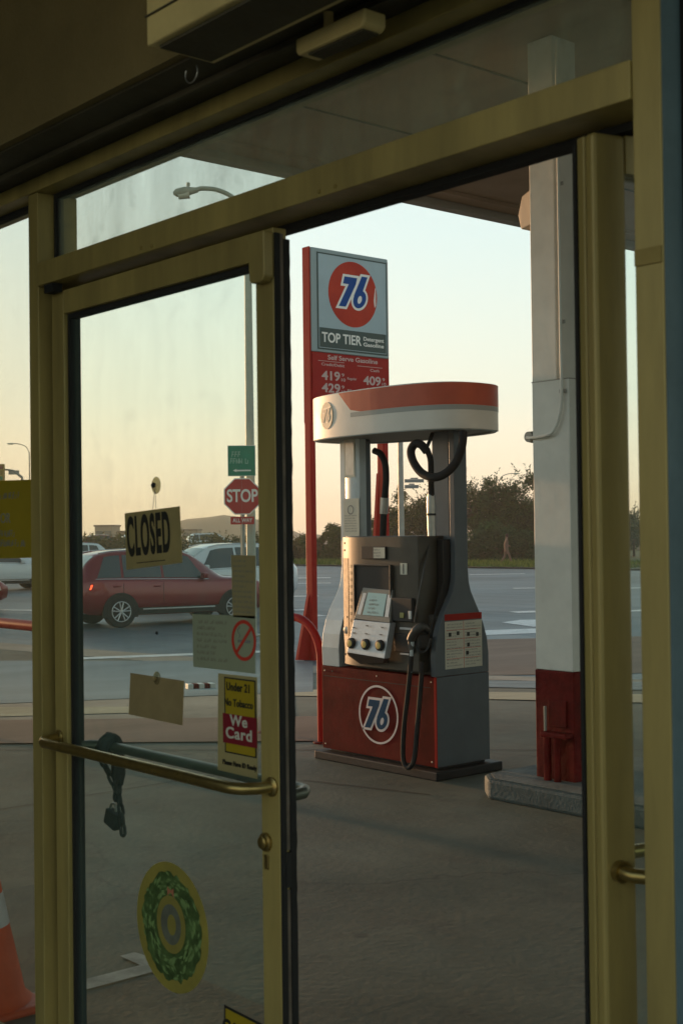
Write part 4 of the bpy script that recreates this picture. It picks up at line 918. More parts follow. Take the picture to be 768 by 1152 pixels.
# ------------------------------------------------------------------ canopy and column
cn = empty('station_canopy', (-3,5,4.2), 'flat brown-soffited forecourt canopy over the pump', 'canopy')
CXE, CZ = -7.87, 4.2
MB().box(CXE+.12, 6.0, 1.3, 16, CZ+.06, CZ+.5).build('canopy_deck', 'canopyu', cn)
for (a,b_,c,d) in [(CXE,CXE+.115,1.2,16.1),(CXE+.116,6.0,1.2,1.29),(CXE+.116,6.0,16.01,16.1)]:
    MB().box(a,b_,c,d,CZ,CZ+.8).build('fascia', 'canopyf', cn, bevel=.01)
MB().box(CXE+.36, CXE+.375, 1.3, 16, CZ+.03, CZ+.0595).build('soffit_batten', 'canopyu', cn)
for k in range(9): MB().box(-6.6+k*1.2, -6.585+k*1.2, 1.3, 16, CZ+.052, CZ+.0595).build('soffit_seam', 'soffit', cn)
co = empty('canopy_column', (-4.85,4.25,.118), 'white square canopy column with a red painted foot', 'column')
ccx = on(2, .115, 632, 879); cl_ = on(1, ccx.y, 603.5, 830)
CX1, CY0 = ccx.x, ccx.y; CX0 = cl_.x; CW = CX1-CX0
zr_ = on(1, CY0, 605, 753).z
CXJ = on(1, CY0, 642.5, 640).x; zjn = on(1, CY0, 600, 430).z
MB().box(CX0+.001, CX1, CY0+.001, CY0+CW*1.15, zjn+.0005, CZ+.055).build('shaft', 'colw', co, bevel=.006)
MB().box(CX0, CXJ, CY0, CY0+CW*1.3, zr_+.001, zjn).build('lower_jacket', 'colw', co, bevel=.006)
MB().box(CX0-.004, CXJ+.004, CY0-.004, CY0+CW*1.3+.004, .118, zr_).build('red_foot', 'redrust', co, bevel=.006)
zj = on(1, CY0, 600, 430).z; MB().box(CX0-.0015, CXJ+.0015, CY0-.0015, CY0+CW*1.3+.0015, zj-.004, zj+.002).build('weld_seam', 'galv', co)
cp = lambda px, py, y=CY0-.02: on(1, y, px, py)
cdx = cp(629, 300).x
MB().tube(spline([(cdx,CY0-.018,CZ+.0),(cdx,CY0-.018,cp(629,380).z),(cdx,CY0-.018,cp(629,438).z),(cdx-.01,CY0-.02,cp(628,462).z),(cdx-.05,CY0-.022,cp(622,482).z),(cdx-.11,CY0-.022,cp(610,490).z),(CX0-.035,CY0-.0,cp(597,492).z),(CX0-.035,CY0+.04,cp(597,488).z)]), .010, 10).build('conduit', 'colw', co, smooth=True)
for py in (206,362,440): z = cp(629,py).z; MB().box(cdx-.022,cdx+.022,CY0-.012,CY0-.0045,z-.01,z+.01).build('conduit_clip', 'galv', co)
c = cp(594,491); MB().lathe([(.03,-.05),(.035,.0),(.03,.05)], (CX0-.033,CY0+.05,c.z), 14, 'y').build('junction', 'galv', co, smooth=True)
# pipework on foot
pf = MB()
cxm = (CX0+CX1)/2
for k,(px,w_) in enumerate([(616,.022),(627,.020)]):
    x = cp(px,850,CY0-.04).x; MB().tube([(x,CY0-.045,.119),(x,CY0-.045,cp(px,828,CY0-.04).z)], w_, 12).build('guard_pipe', 'redrust', co, smooth=True)
a = cp(611,822,CY0-.04); b_ = cp(640,828,CY0-.04); MB().box(a.x,b_.x,CY0-.075,CY0-.0045,b_.z-.02,a.z).build('valve_box', 'redrust', co, bevel=.008)
a = cp(612,786,CY0-.02); b_ = cp(636,830,CY0-.02); MB().box(a.x+.02,b_.x,CY0-.016,CY0-.0045,b_.z+.05,a.z).build('access_plate', 'redrust', co, bevel=.004)
z = cp(612,800).z; MB().tube([(cp(611,800).x+.02,CY0-.03,z+.03),(cp(611,800).x+.02,CY0-.03,z-.12)], .009, 8).build('handle', 'galv', co, smooth=True)
sp_ = empty('speaker_box', (CX0-.08,CY0+.1,3.3), 'small loudspeaker box on the left side of the canopy column', 'loudspeaker')
c = cp(590, 238, CY0+.08); 
MB().prism([(CX0-.008,CY0+.02,c.z-.10),(CX0-.10,CY0+.04,c.z-.11),(CX0-.13,CY0+.05,c.z-.02),(CX0-.09,CY0+.04,c.z+.08),(CX0-.008,CY0+.02,c.z+.10)], (0,.13,0)).build('speaker_body', 'canopyf', sp_, bevel=.008)

# ------------------------------------------------------------------ price sign
SX, SY0, SY1 = -16.2, 11.62, 13.27
sg = empty('price_sign', (-16.35,12.45,gz(-16.35,12.45)), 'tall red fuel price sign with a pale blue logo panel', 'sign')
gzs = gz(SX,12.4)
def syz(px, py): q = on(0, SX, px, py); return q.y, q.z
zt_ = syz(360,280)[1]; zbx = syz(358,396)[1]; ztop = syz(346,276.5)[1]
MB().box(SX-.17, SX-.004, SY0-.0195, SY0+.085, gzs-.05, zbx-.6).build('post', 'redpost', sg, bevel=.02)
MB().box(SX-.17, SX-.002, SY0-.02, SY0+.009, 3.25, ztop).build('side_panel', 'redpost', sg, bevel=.004)
MB().box(SX-.17, SX-.16, SY0+.0095, SY1-.0, 3.25, ztop-.05).build('back_panel', 'redpost', sg)
MB().box(SX-.17, SX-.002, SY1+.0005, SY1+.03, 3.25, ztop-.05).build('side_panel', 'redpost', sg, bevel=.004)
MB().box(SX-.17, SX-.004, SY1-.12, SY1+.0, gzs-.05, zbx-.6).build('post', 'redpost', sg, bevel=.02)
MB().prism([(SX-.15,SY0-.021,gzs),(SX-.15,SY0-.021,gzs+1.05),(SX-.15,SY0-.27,gzs+.02)], (.06,0,0)).build('gusset', 'redpost', sg)
MB().prism([(SX-.15,SY1-.151,gzs+3.0),(SX-.15,SY1-.151,gzs),(SX-.15,SY1-.42,gzs)], (.06,0,0)).build('gusset', 'redpost', sg)
zpb = 3.25
MB().box(SX-.155, SX+.01, SY0+.02, SY1, zpb, zbx).build('price_panel', 'redsign', sg)
MB().box(SX-.155, SX+.03, SY0+.01, SY1+.0, zbx+.001, ztop-.01).build('logo_cabinet', 'signframe', sg, bevel=.015)
y0_, y1_ = SY0+.14, SY1-.06; z0_, z1_ = zbx+.07, ztop-.10
MB().box(SX+.031, SX+.036, y0_-.025, y1_+.025, z0_-.025, z1_+.025).build('cabinet_trim', 'darkgreen', sg)
MB().box(SX+.0365, SX+.040, y0_, y1_, z0_, z1_).build('logo_face', 'signblue', sg)
fs_ = frame((SX+.0405, (y0_+y1_)/2, (z0_+z1_)/2), (0,1,0), (1,0,0)); wS, hS = y1_-y0_, z1_-z0_
quad(fs_, -wS/2+.01, wS/2-.01, -hS/2+.01, -hS/2+.27*hS*.8, .002).build('tier_band', 'darkgreen', sg)
yb = -hS/2+.11*hS
text('TOP TIER', hS*.105, 'whitelogo', sg, fs_ @ Matrix.Translation((-wS*.175,yb,.0035)), bold=.03, width=wS*.58)
text('Detergent', hS*.042, 'whitelogo', sg, fs_ @ Matrix.Translation((wS*.30,yb+hS*.032,.0035)), bold=.03, width=wS*.31)
text('Gasoline', hS*.042, 'whitelogo', sg, fs_ @ Matrix.Translation((wS*.30,yb-hS*.03,.0035)), bold=.03, width=wS*.31)
dc = fs_ @ Matrix.Translation((0,hS*.11,0)); rd = hS*.355
flatpoly(dc, ell(0,0,rd*.98,rd,64), .003).build('logo_disc', 'orangered', sg)
numerals(dc @ Matrix.Translation((.03,rd*.06,.004)), rd*.92, sg, 'bluelogo', 'whitelogo', .08)
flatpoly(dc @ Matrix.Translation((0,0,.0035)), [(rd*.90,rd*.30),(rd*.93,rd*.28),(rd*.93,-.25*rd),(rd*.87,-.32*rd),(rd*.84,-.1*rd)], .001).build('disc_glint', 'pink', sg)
ft = frame((SX+.0105, (SY0+.16+SY1-.06)/2, 0), (0,1,0), (1,0,0)); wP = SY1-.06-SY0-.16
def prt(s_, dy, py, hh, width, m='paper', bold=.02):
    z = on(0, SX, 397, py).z; text(s_, hh, m, sg, ft @ Matrix.Translation((dy,z,.001)), bold=bold, width=width)
M['pricew'] = mat('price_white', (.52,.38,.36), .5)
prt('Self Serve Gasoline', 0, 405, .075, wP*.75, 'pricew', .03)
prt('Credit/Debit', -wP*.30, 413, .045, wP*.34, 'pricew'); prt('Cash', wP*.33, 415, .045, wP*.14, 'pricew')
for i, (a_, nm_, c_, py) in enumerate([('419','Regular','409',426.5),('429','Plus','419',440),('439','Premium','429',453.5),('449','Diesel','439',467)]):
    prt(a_, -wP*.33, py-.8, .145, wP*.27, 'pricew', .035); prt(c_, wP*.29, py+.8, .145, wP*.27, 'pricew', .035)
    prt(nm_, -wP*.02, py, .04, wP*.14, 'pricew'); prt('9', -wP*.155, py-3.2, .05, wP*.04, 'pricew'); prt('10', -wP*.155, py+2.2, .05, wP*.06, 'pricew')
    prt('9', wP*.465, py-2, .05, wP*.04, 'pricew'); prt('10', wP*.465, py+3.2, .05, wP*.06, 'pricew')
rl_ = MB()
for py, a_, b_ in [(409.6,-.48,-.1),(411.5,.1,.48)]:
    z = on(0,SX,397,py).z; rl_.box(SX+.0105,SX+.013,12.445+a_*wP,12.445+b_*wP,z,z+.008)
rl_.build('rule', 'pricew', sg)

# ------------------------------------------------------------------ street lamp with signs
lp = gp(283,660); LD = 26.0
base = onD(LD, 283, 660); bx, by = base.x, base.y; gl = gz(bx,by)
la = empty('street_lamp', (bx,by,gl), 'tall street lamp with a curved arm rising above the stop sign', 'street lamp')
ztp = onD(LD, 272, 232).z
armpts = [onD(LD, *q) for q in [(273,262),(270,240),(258,222),(240,212.5),(222,210.5),(214,212.5)]]
pxp = armpts[0]; 
MB().tube([(bx,by,gl),(bx,by,gl+3),(bx,by,armpts[0].z)], [.10,.09,.07], 14).build('pole', 'lamp', la, smooth=True)
sft = Vector((bx-armpts[0].x, by-armpts[0].y, 0))
ap_ = spline([p+sft for p in armpts]); MB().tube([Vector((bx,by,armpts[0].z-.3))]+ap_, [.07]*2+[.045]*(len(ap_)-1), 12).build('arm', 'lamp', la, smooth=True)
e_ = ap_[-1]; dd_ = (ap_[-1]-ap_[-4]).normalized(); dh = Vector((dd_.x,dd_.y,-.12)).normalized()
MB().tube([e_-dh*.05, e_+dh*.06, e_+dh*.2, e_+dh*.38, e_+dh*.44], [.05,.07,.10,.08,.03], 14).build('lamp_head', 'lamp', la, smooth=True)
MB().tube([e_+dh*.12+Vector((0,0,-.06)), e_+dh*.34+Vector((0,0,-.07))], [.09,.07], 12).build('lens', 'lens', la, smooth=True)
MB().tube([e_+dh*.14+Vector((0,0,.1)), e_+dh*.14+Vector((0,0,.17))], .035, 10).build('photocell', 'lamp', la)
MB().box(bx-.2,bx+.2,by-.2,by+.2,gl,gl+.03).build('base_plate', 'galv', la)
MB().tube([(bx,by,gl+1.0),(bx+.11,by-.06,gl+1.1),(bx+.11,by-.06,gl+1.55)], .05, 8).build('control_box', 'galv', la)
# signs carried on a slim post just in front of the lamp pole (post and plates)
to = (CAM-Vector((bx,by,1.5))); to.z = 0; to.normalize()
rgt = Vector((0,0,1)).cross(to)
ssp = Vector((bx,by,0))+to*.26
def plate(px, py, fn):
    q = onD((ssp-CAM).dot(fw)/1.0, px, py); return frame(Vector((q.x,q.y,q.z)), rgt, to)
pst = empty('stop_sign', (ssp.x,ssp.y,gl), 'red octagonal stop sign with small plate on a post by the street lamp', 'stop sign')
pf0 = plate(272.5, 558.5, 0)
c_ = pf0.translation
MB().box(c_.x-.03, c_.x+.03, c_.y-.03, c_.y+.03, gl, c_.z+.55).build('post', 'galv', pst)
oc = Matrix.Translation(to*.034) @ pf0
so_ = .385
flatpoly(oc, [(so_*math.cos(R(22.5+45*k)), so_*math.sin(R(22.5+45*k))) for k in range(8)], .004).build('border_plate', 'whitelogo', pst)
flatpoly(oc @ Matrix.Translation((0,0,.0045)), [(so_*.94*math.cos(R(22.5+45*k)), so_*.94*math.sin(R(22.5+45*k))) for k in range(8)], .002).build('octagon', 'stopred', pst)
text('STOP', .25, 'whitelogo', pst, oc @ Matrix.Translation((0,0,.008)), bold=.03, width=.60)
q_ = oc @ Matrix.Translation((0,-.47,0)); quad(q_, -.23,.23,-.075,.075,.004).build('plate', 'stopred', pst); text('ALL WAY', .08, 'whitelogo', pst, q_ @ Matrix.Translation((0,0,.006)), width=.38, bold=.02)
gs = empty('street_sign', (ssp.x,ssp.y,3), 'green street name sign clamped above the stop sign', 'street sign')
gf = Matrix.Translation(to*.034) @ plate(271.8, 518.5, 0)
quad(gf, -.27,.27,-.30,.30,.004).build('border_plate', 'whitelogo', gs); quad(gf @ Matrix.Translation((0,0,.0045)), -.26,.26,-.29,.29,.002).build('panel', 'greensign', gs)
M['signpale'] = mat('worn_sign_white', (.25,.42,.33), .5)
lines_of_print(gf @ Matrix.Translation((0,.06,.008)), .5, .26, 2, 'signpale', gs, 61, .6); 
flatpoly(gf @ Matrix.Translation((0,-.19,.008)), [(-.17,0),(-.10,.03),(-.10,.014),(.18,.014),(.18,-.014),(-.10,-.014),(-.10,-.03)], .001).build('arrow', 'whitelogo', gs)

# far post with two street-name blades
D2 = 42; b2 = onD(D2, 451.5, 610); g2 = gz(b2.x,b2.y)
pb = empty('street_name_post', (b2.x,b2.y,g2), 'slim far post carrying two street name blades behind the pump', 'sign post')
MB().tube([(b2.x,b2.y,g2),(b2.x,b2.y,onD(D2,451,470).z)], [.10,.085], 10).build('pole', 'galv', pb, smooth=True)
for (py, l) in ((541,.62),(547.5,.45)):
    q = onD(D2, 456, py); f2 = frame(Vector((b2.x,b2.y,q.z))+rgt*(.12+l/2), rgt, to); quad(f2, -l/2,l/2,-.055,.055,.006).build('blade', 'greyink', pb)
    quad(f2, -l/5,l/5,.06,.10,.006).build('blade_cap', 'greyink', pb)

# ------------------------------------------------------------------ vehicles
def interp(st, x):
    for a, b_ in zip(st, st[1:]):
        if a[0] <= x <= b_[0]:
            t = (x-a[0])/(b_[0]-a[0]); return [a[i]+(b_[i]-a[i])*t for i in range(len(a))]
    return list(st[-1] if x > st[-1][0] else st[0])
def car(name, label, st, paint, wheels, wr, side_wins, top_glass, cat='car', tail=True, cladding=True, group=None, rails=True, lit=False):
    root = empty(name, (0,0,0), label, cat, group)
    L0, L1 = st[0][0], st[-1][0]; xs = sorted(set([L0+(L1-L0)*i/56 for i in range(57)]+[s_[0] for s_ in st])); b = MB(); K = None
    # light smoothing of the profile
    def sec(x):
        acc = [0]*len(st[0]); ws = 0
        for d, w_ in ((-.10,1),(-.05,2),(0,3),(.05,2),(.10,1)):
            v = interp(st, min(L1,max(L0,x+d))); ws += w_; acc = [p+q_*w_ for p, q_ in zip(acc, v)]
        return [p/ws for p in acc]
    def half(x):
        _, zb, zs, zr, wb, wr_ = sec(x)
        r_ = .06
        return [(0,zb),(wb*.86,zb),(wb*.97,zb+.10),(wb,zb+.28),(wb*1.0,(zb+zs)/2+.06),(wb*.985,zs-.07),(wb*.955,zs-.01),(wb*.93,zs+.012),(wr_+(wb*.93-wr_)*.12,zr-(zr-zs)*.12),(wr_*.93,zr-.015),(wr_*.6,zr+.008),(0,zr+.015)]
    for x in xs:
        hpt = half(x); full = hpt+[(-y,z) for y, z in hpt[-2:0:-1]]; K = len(full)
        b.v += [Vector((x,y,z)) for y, z in full]
    for i in range(len(xs)-1):
        for k in range(K): b.f.append((i*K+k, i*K+(k+1)%K, (i+1)*K+(k+1)%K, (i+1)*K+k))
    b.f += [tuple(range(K)), tuple((len(xs)-1)*K+k for k in range(K))[::-1]]
    body = b.build('body', paint, root, smooth=True)
    def sp(x, t, s_, off=.008):
        _, zb, zs, zr, wb, wr_ = sec(x)
        y0, z0 = wb*.93, zs+.012; y1, z1 = wr_+(wb*.93-wr_)*.12, zr-(zr-zs)*.12
        return Vector((x, s_*(y0+(y1-y0)*t+off), z0+(z1-z0)*t))
    for s_ in (-1,1):
        for wq in side_wins:
            (xa0, xa1, xb0, xb1) = wq      # bottom x0,x1 ; top x0,x1
            nn = 8; w = MB(); vs = []
            for t in (.06,.5,.97):
                for i in range(nn+1):
                    xx = (xa0+(xb0-xa0)*t)+((xa1+(xb1-xa1)*t)-(xa0+(xb0-xa0)*t))*i/nn; vs.append(sp(xx,t,s_))
            w.add(vs, [(r_*(nn+1)+i, r_*(nn+1)+i+1, (r_+1)*(nn+1)+i+1, (r_+1)*(nn+1)+i) for r_ in range(2) for i in range(nn)])
            w.build('window', 'carglass', root, smooth=True)
        xa, xb = side_wins[0][0]-.03, side_wins[-1][1]+.03
        MB().tube([sp(xa+(xb-xa)*i/12, 0.0, s_, .006) for i in range(13)], .010, 6).build('chrome_strip', 'chrome', root)
        if rails:
            xa, xb = side_wins[0][2]-.1, side_wins[-1][3]+.05
            MB().tube([sp(xa+(xb-xa)*i/8, 1.0, s_, -.06)+Vector((0,0,.085)) for i in range(9)], .016, 6).build('roof_rail', 'chrome', root)
        # door seams and handles
        for xd in [ (side_wins[0][0]+side_wins[0][1])/2*0+side_wins[-1][0]-.04 ] + ([side_wins[1][0]-.03] if len(side_wins) > 2 else []):
            _, zb, zs, zr, wb, wr_ = sec(xd)
            MB().tube([Vector((xd, s_*(wb+.0005), zb+.26)), Vector((xd, s_*(wb+.0005), (zb+zs)/2+.06)), Vector((xd, s_*(wb*.985+.0005), zs-.07))], .005, 4).build('door_seam', 'trim', root)
            MB().obox(Vector((xd-.16, s_*(wb+.012), zs-.14)), Vector((.08,0,0)), Vector((0,.012,0)), Vector((0,0,.014))).build('door_handle', paint, root, bevel=.005)
        if cladding:
            xa, xb = wheels[0]+wr+.06, wheels[1]-wr-.06
            MB().prism([Vector((x, s_*(sec(x)[4]+.006), z)) for x, z in [(xa,sec(xa)[1]+.02),(xb,sec(xb)[1]+.02),(xb,sec(xb)[1]+.17),(xa,sec(xa)[1]+.17)]], (0,s_*.012,0)).build('sill_cladding', 'trim', root)
            MB().prism([Vector((x, s_*(sec(x)[4]+.019), z)) for x, z in [(xa+.1,sec(xa)[1]+.12),(xb-.1,sec(xb)[1]+.12),(xb-.1,sec(xb)[1]+.15),(xa+.1,sec(xa)[1]+.15)]], (0,s_*.006,0)).build('sill_strip', 'chrome', root)
        # mirrors
        xm = side_wins[-1][1]-.12; q = sp(xm, .12, s_)
        MB().obox(q+Vector((0,s_*.13,.03)), Vector((.06,0,0)), Vector((0,.10,0)), Vector((0,0,.065))).build('mirror', paint, root, bevel=.03, segs=3)
        for xw in wheels:
            wb = sec(xw)[4]
            a = MB(); N = 26
            rr_ = wr+.065 
            pts = [(xw+rr_*math.cos(R(-18+216*k/N)), wr+rr_*math.sin(R(-18+216*k/N))) for k in range(N+1)]
            a.prism([(x, s_*(wb*.90), z) for x, z in pts], (0,s_*(wb*.10+.012),0)).build('wheel_arch', 'trim', root)
            wh = empty('wheel', (xw, s_*(wb-.10), wr), None, None); wh.parent = root
            del_ = [k for k in wh.keys()]
            yy = s_*(wb-.10)
            prof = [(wr*.62,-.11),(wr*.93,-.115),(wr,-.09),(wr,.09),(wr*.93,.115),(wr*.62,.11)]
            MB().lathe([(r_,h_) for r_, h_ in prof], (xw, yy, wr), 30, 'y').build('tyre', 'tyre', wh, smooth=True)
            MB().lathe([(wr*.66,.0),(wr*.66,s_*.118),(wr*.60,s_*.12),(wr*.58,s_*.085)], (xw, yy, wr), 30, 'y').build('barrel', 'trim', wh, smooth=True)
            rm = MB(); rm.lathe([(wr*.14,s_*.09),(wr*.14,s_*.125),(wr*.1,s_*.13)], (xw,yy,wr), 14, 'y')
            for k in range(5):
                for dl_ in (-.14,.14):
                    an = 2*math.pi*k/5+dl_+.3; c0 = Vector((xw+wr*.1*math.cos(an), yy+s_*.122, wr+wr*.1*math.sin(an))); c1 = Vector((xw+wr*.61*math.cos(an+dl_*.6), yy+s_*.122, wr+wr*.61*math.sin(an+dl_*.6)))
                    rm.tube([c0,c1], wr*.045, 6)
            rm.tube([(xw+wr*.62*math.cos(2*math.pi*k/30), yy+s_*.121, wr+wr*.62*math.sin(2*math.pi*k/30)) for k in range(30)], wr*.035, 6, closed=True)
            rm.build('rim', 'rim', wh, smooth=True)
    for (xa, xb, nm) in top_glass:         # windscreen / rear window patches over the sloping top
        w = MB(); vs = []; N = 6
        for i in range(N+1):
            x = xa+(xb-xa)*i/N; _, zb, zs, zr, wb, wr_ = sec(x)
            for t in (-1,-.5,0,.5,1):
                hw = (wr_*.93); z = (zr-.015 if abs(t) == 1 else (zr+.006 if abs(t) == .5 else zr+.015)); vs.append(Vector((x, t*hw*.97, z+.012)))
        w.add(vs, [(i*5+k, i*5+k+1, (i+1)*5+k+1, (i+1)*5+k) for i in range(N) for k in range(4)]).build(nm, 'windscreen', root, smooth=True)
    x0 = L0; _, zb, zs, zr, wb, wr_ = sec(x0+.06)
    for s_ in (-1,1):
        MB().prism([(L0+.24, s_*(sec(L0+.24)[4]+.004), zs-.06),(L0+.0, s_*(sec(L0+.0)[4]*.9+.004), zs-.08),(L0-.006, s_*(sec(L0)[4]*.9+.004), zs-.20),(L0+.2, s_*(sec(L0+.2)[4]+.004), zs-.16)], (0,s_*.01,0)).build('tail_lamp', 'tail' if lit else 'stopred', root)
        MB().prism([(L0-.012, s_*wb*.45, zs-.20),(L0-.012, s_*wb*.92, zs-.20),(L0-.012, s_*wb*.92, zs-.06),(L0-.012, s_*wb*.45, zs-.08)], (.01,0,0)).build('tail_lamp', 'tail' if lit else 'stopred', root)
        _, zb1, zs1, zr1, wb1, _w = sec(L1-.1)
        MB().prism([(L1-.30, s_*(sec(L1-.3)[4]+.004), zs1-.04),(L1-.02, s_*(sec(L1-.02)[4]*.96), zs1-.09),(L1-.02, s_*(sec(L1-.02)[4]*.96), zs1-.17),(L1-.26, s_*(sec(L1-.26)[4]+.004), zs1-.15)], (0,s_*.01,0)).build('headlight', 'lens', root)
    MB().box(L1-.02, L1+.012, -.5, .5, sec(L1)[1]+.16, sec(L1)[1]+.38).build('grille', 'trim', root)
    MB().box(L0-.012, L0+.02, -.26, .26, sec(L0)[1]+.30, sec(L0)[1]+.42).build('number_plate', 'paper', root)
    return root
# stations: x, z_bottom, z_shoulder, z_top, half width, half roof width
suv = [(-2.30,.42,.98,1.02,.78,.62),(-2.24,.34,1.02,1.18,.88,.64),(-2.10,.30,1.05,1.42,.92,.62),(-1.86,.28,1.06,1.60,.93,.61),(-1.5,.26,1.05,1.665,.935,.62),(-.6,.25,1.03,1.70,.94,.63),(.1,.25,1.01,1.67,.94,.63),(.42,.25,1.00,1.58,.94,.61),(.85,.25,.99,1.28,.94,.62),(1.12,.25,.985,1.075,.94,.66),(1.5,.26,.97,1.04,.93,.70),(2.0,.28,.92,.98,.90,.70),(2.22,.32,.84,.89,.82,.62),(2.32,.40,.72,.76,.70,.5)]
suvwin = [(-1.95,-1.38,-1.70,-1.35),(-1.32,-.42,-1.29,-.42),(-.36,.70,-.36,.30)]
wp = gp(135,706); wq = gp(251,700)
dirv = (Vector((wq.x-wp.x, wq.y-wp.y))); dirv.normalize()
def place(root, p, d, zoff=0):
    root.location = (p[0], p[1], gz(p[0],p[1])+zoff); root.rotation_euler = (0,0,math.atan2(d[1],d[0])); return root
c1 = car('parked_suv', 'dark red suv crossing behind the closed door with lit tail lamp', suv, 'carred', (-1.42,1.36), .35, suvwin, [(.42,1.06,'windscreen'),(-2.2,-1.9,'rear_window')], lit=True)
c1.name = 'red_suv'
nrm = Vector((-dirv.y, dirv.x)); 
ctr = Vector((wp.x,wp.y))+dirv*1.42+nrm*.85
place(c1, ctr, dirv)
sed = [(-2.35,.40,.90,.92,.72,.55),(-2.25,.32,.96,1.00,.84,.60),(-1.85,.28,.98,1.08,.89,.58),(-1.35,.26,.97,1.34,.90,.55),(-.95,.25,.96,1.44,.905,.55),(-.2,.25,.95,1.47,.91,.56),(.35,.25,.94,1.42,.91,.55),(.80,.25,.93,1.18,.91,.57),(1.15,.25,.92,.98,.90,.64),(1.7,.26,.87,.92,.88,.66),(2.15,.30,.78,.83,.80,.58),(2.32,.38,.66,.70,.66,.5)]
sedwin = [(-1.55,-1.02,-1.12,-.98),(-.96,-.12,-.92,-.12),(-.06,.82,-.06,.40)]
c2 = car('white_crossover', 'pale blue-white crossover in the next lane behind the red suv', suv, 'carwhite', (-1.42,1.36), .36, suvwin, [(.42,1.06,'windscreen'),(-2.2,-1.9,'rear_window')])
p2 = onD(36, 236, 640); place(c2, (p2.x,p2.y), -dirv, .06)
c3 = car('white_pickup', 'white car parked far across the street in the left sidelight', suv, 'carwhite', (-1.42,1.36), .37, suvwin, [(.42,1.06,'windscreen'),(-2.2,-1.9,'rear_window')], group='distant cars')
c3.name = 'white_car'
p3 = onD(50, 0, 640); place(c3, (p3.x,p3.y), dirv, 0)
c4 = car('red_sedan', 'red sedan at the left picture edge, mostly hidden', sed, 'carred', (-1.40,1.38), .33, sedwin, [(.45,1.08,'windscreen'),(-1.8,-1.1,'rear_window')], rails=False)
p4 = onD(36, 6, 660); place(c4, Vector((p4.x,p4.y))-dirv*2.33+nrm*.4, dirv, 0)
def copy_tree(o, parent=None):
    c = o.copy(); COL.objects.link(c); c.parent = parent
    for ch_ in list(o.children): copy_tree(ch_, c)
    return c
for (px, D, nm, lab, d_) in [(66,62,c3,'white car behind the mullion in the far parking row',-1),(118,112,c4,'sedan roof beyond the rear of the red suv',1),(240,112,c3,'pale car roof beyond the crossover',1),(165,112,c3,'car hidden behind the closed card in the far row',1)]:
    k = copy_tree(nm); q = onD(D, px, 630); place(k, (q.x,q.y), Sd*d_, (.42 if nm is c3 else .62) if px > 70 else 0); k['label'] = lab; k['group'] = 'distant cars'

# ------------------------------------------------------------------ traffic signal and far lamps
tsd = 75; q = onD(tsd, 26, 620); g_ = gz(q.x,q.y)
ts = empty('traffic_signal', (q.x,q.y,g_), 'yellow traffic signal on a mast arm at the far left', 'traffic light')
a = onD(tsd,25,537); b_ = onD(tsd,9,528.5); c = onD(tsd,-20,527.5)
MB().tube([(q.x,q.y,g_),(q.x,q.y,a.z-.3),a,(a*.4+b_*.6)+Vector((0,0,.12)),b_,c], [.12,.1,.08,.06,.05,.04], 8).build('mast', 'galv', ts, smooth=True)
hh_ = onD(tsd-.2, 2, 532); 
MB().obox(hh_, rgt*.18, to*.14, Vector((0,0,.5))).build('signal_head', mat('signal_yellow', (.35,.22,.04), .5), ts, bevel=.03)
for k, cc in enumerate(((.2,.02,.01),(.25,.15,.02),(.02,.15,.05))):
    MB().obox(hh_+to*.145+Vector((0,0,.31-.31*k)), rgt*.1, to*.01, Vector((0,0,.1))).build('lens', mat('signal_lens', cc, .3), ts, bevel=.05)
MB().obox(onD(tsd,16,531.5), rgt*.3, to*.02, Vector((0,0,.12))).build('name_plate', 'galv', ts)
def farlamp(px, ytop, D, side_, label):
    q = onD(D, px, 600); g_ = gz(q.x,q.y); t_ = onD(D, px, ytop)
    o = empty('street_lamp', (q.x,q.y,g_), label, 'street lamp', 'distant street lamps')
    MB().tube([(q.x,q.y,g_),(q.x,q.y,t_.z-.6)], [.07,.04], 8).build('pole', 'galv', o, smooth=True)
    pts = [Vector((q.x,q.y,t_.z-.65)), Vector((q.x,q.y,t_.z-.2))+rgt*side_*.25, Vector((q.x,q.y,t_.z))+rgt*side_*.8, Vector((q.x,q.y,t_.z))+rgt*side_*1.15]
    MB().tube(spline(pts,4), .03, 6).build('arm', 'galv', o, smooth=True)
    MB().tube([pts[-1], pts[-1]+rgt*side_*.4], [.07,.04], 8).build('lamp_head', 'lamp', o)
farlamp(34, 499, 95, -1, 'distant street lamp above the yellow notice in the left sidelight')
farlamp(561, 533, 95, 1, 'distant street lamp rising over the hedge right of the pump')

# ------------------------------------------------------------------ grass verge, bushes, trees
D_V = 84
gb = empty  # verge strip beyond the street
v0, v1 = onD(60, 60, 642), None
va, vb = gp(600,640), gp(340,636.5); vd = Vector((va.x-vb.x, va.y-vb.y)).normalized(); vn = Vector((-vd.y, vd.x)); vn = vn if vn.dot(fh) > 0 else -vn
VO = (va.xy+vb.xy)/2
def VG(a, b_): p = VO + vd*a + vn*(b_+2.5); return (p.x,p.y)
sheet('verge', 'grassb', VG, fr_(-120,60,40), fr_(-2.5,70,8), .07, kind='structure')
sheet('far_kerb', 'walk', VG, fr_(-120,60,40), [-2.75,-2.52], .08, kind='structure')
rnd = random.Random(2); gr = MB()
for i in range(9000):
    a_ = rnd.uniform(-16,14); b2_ = rnd.uniform(-2.3,6); x, y = VG(a_, b2_); z = gz(x,y)+.07; h = rnd.uniform(.08,.34); w = rnd.uniform(.03,.07); an = rnd.uniform(0,6.28); dx, dy = math.cos(an)*w, math.sin(an)*w; lx, ly = rnd.uniform(-.1,.1), rnd.uniform(-.1,.1)
    gr.add([(x-dx,y-dy,z),(x+dx,y+dy,z),(x+lx,y+ly,z+h)], [(0,1,2)])
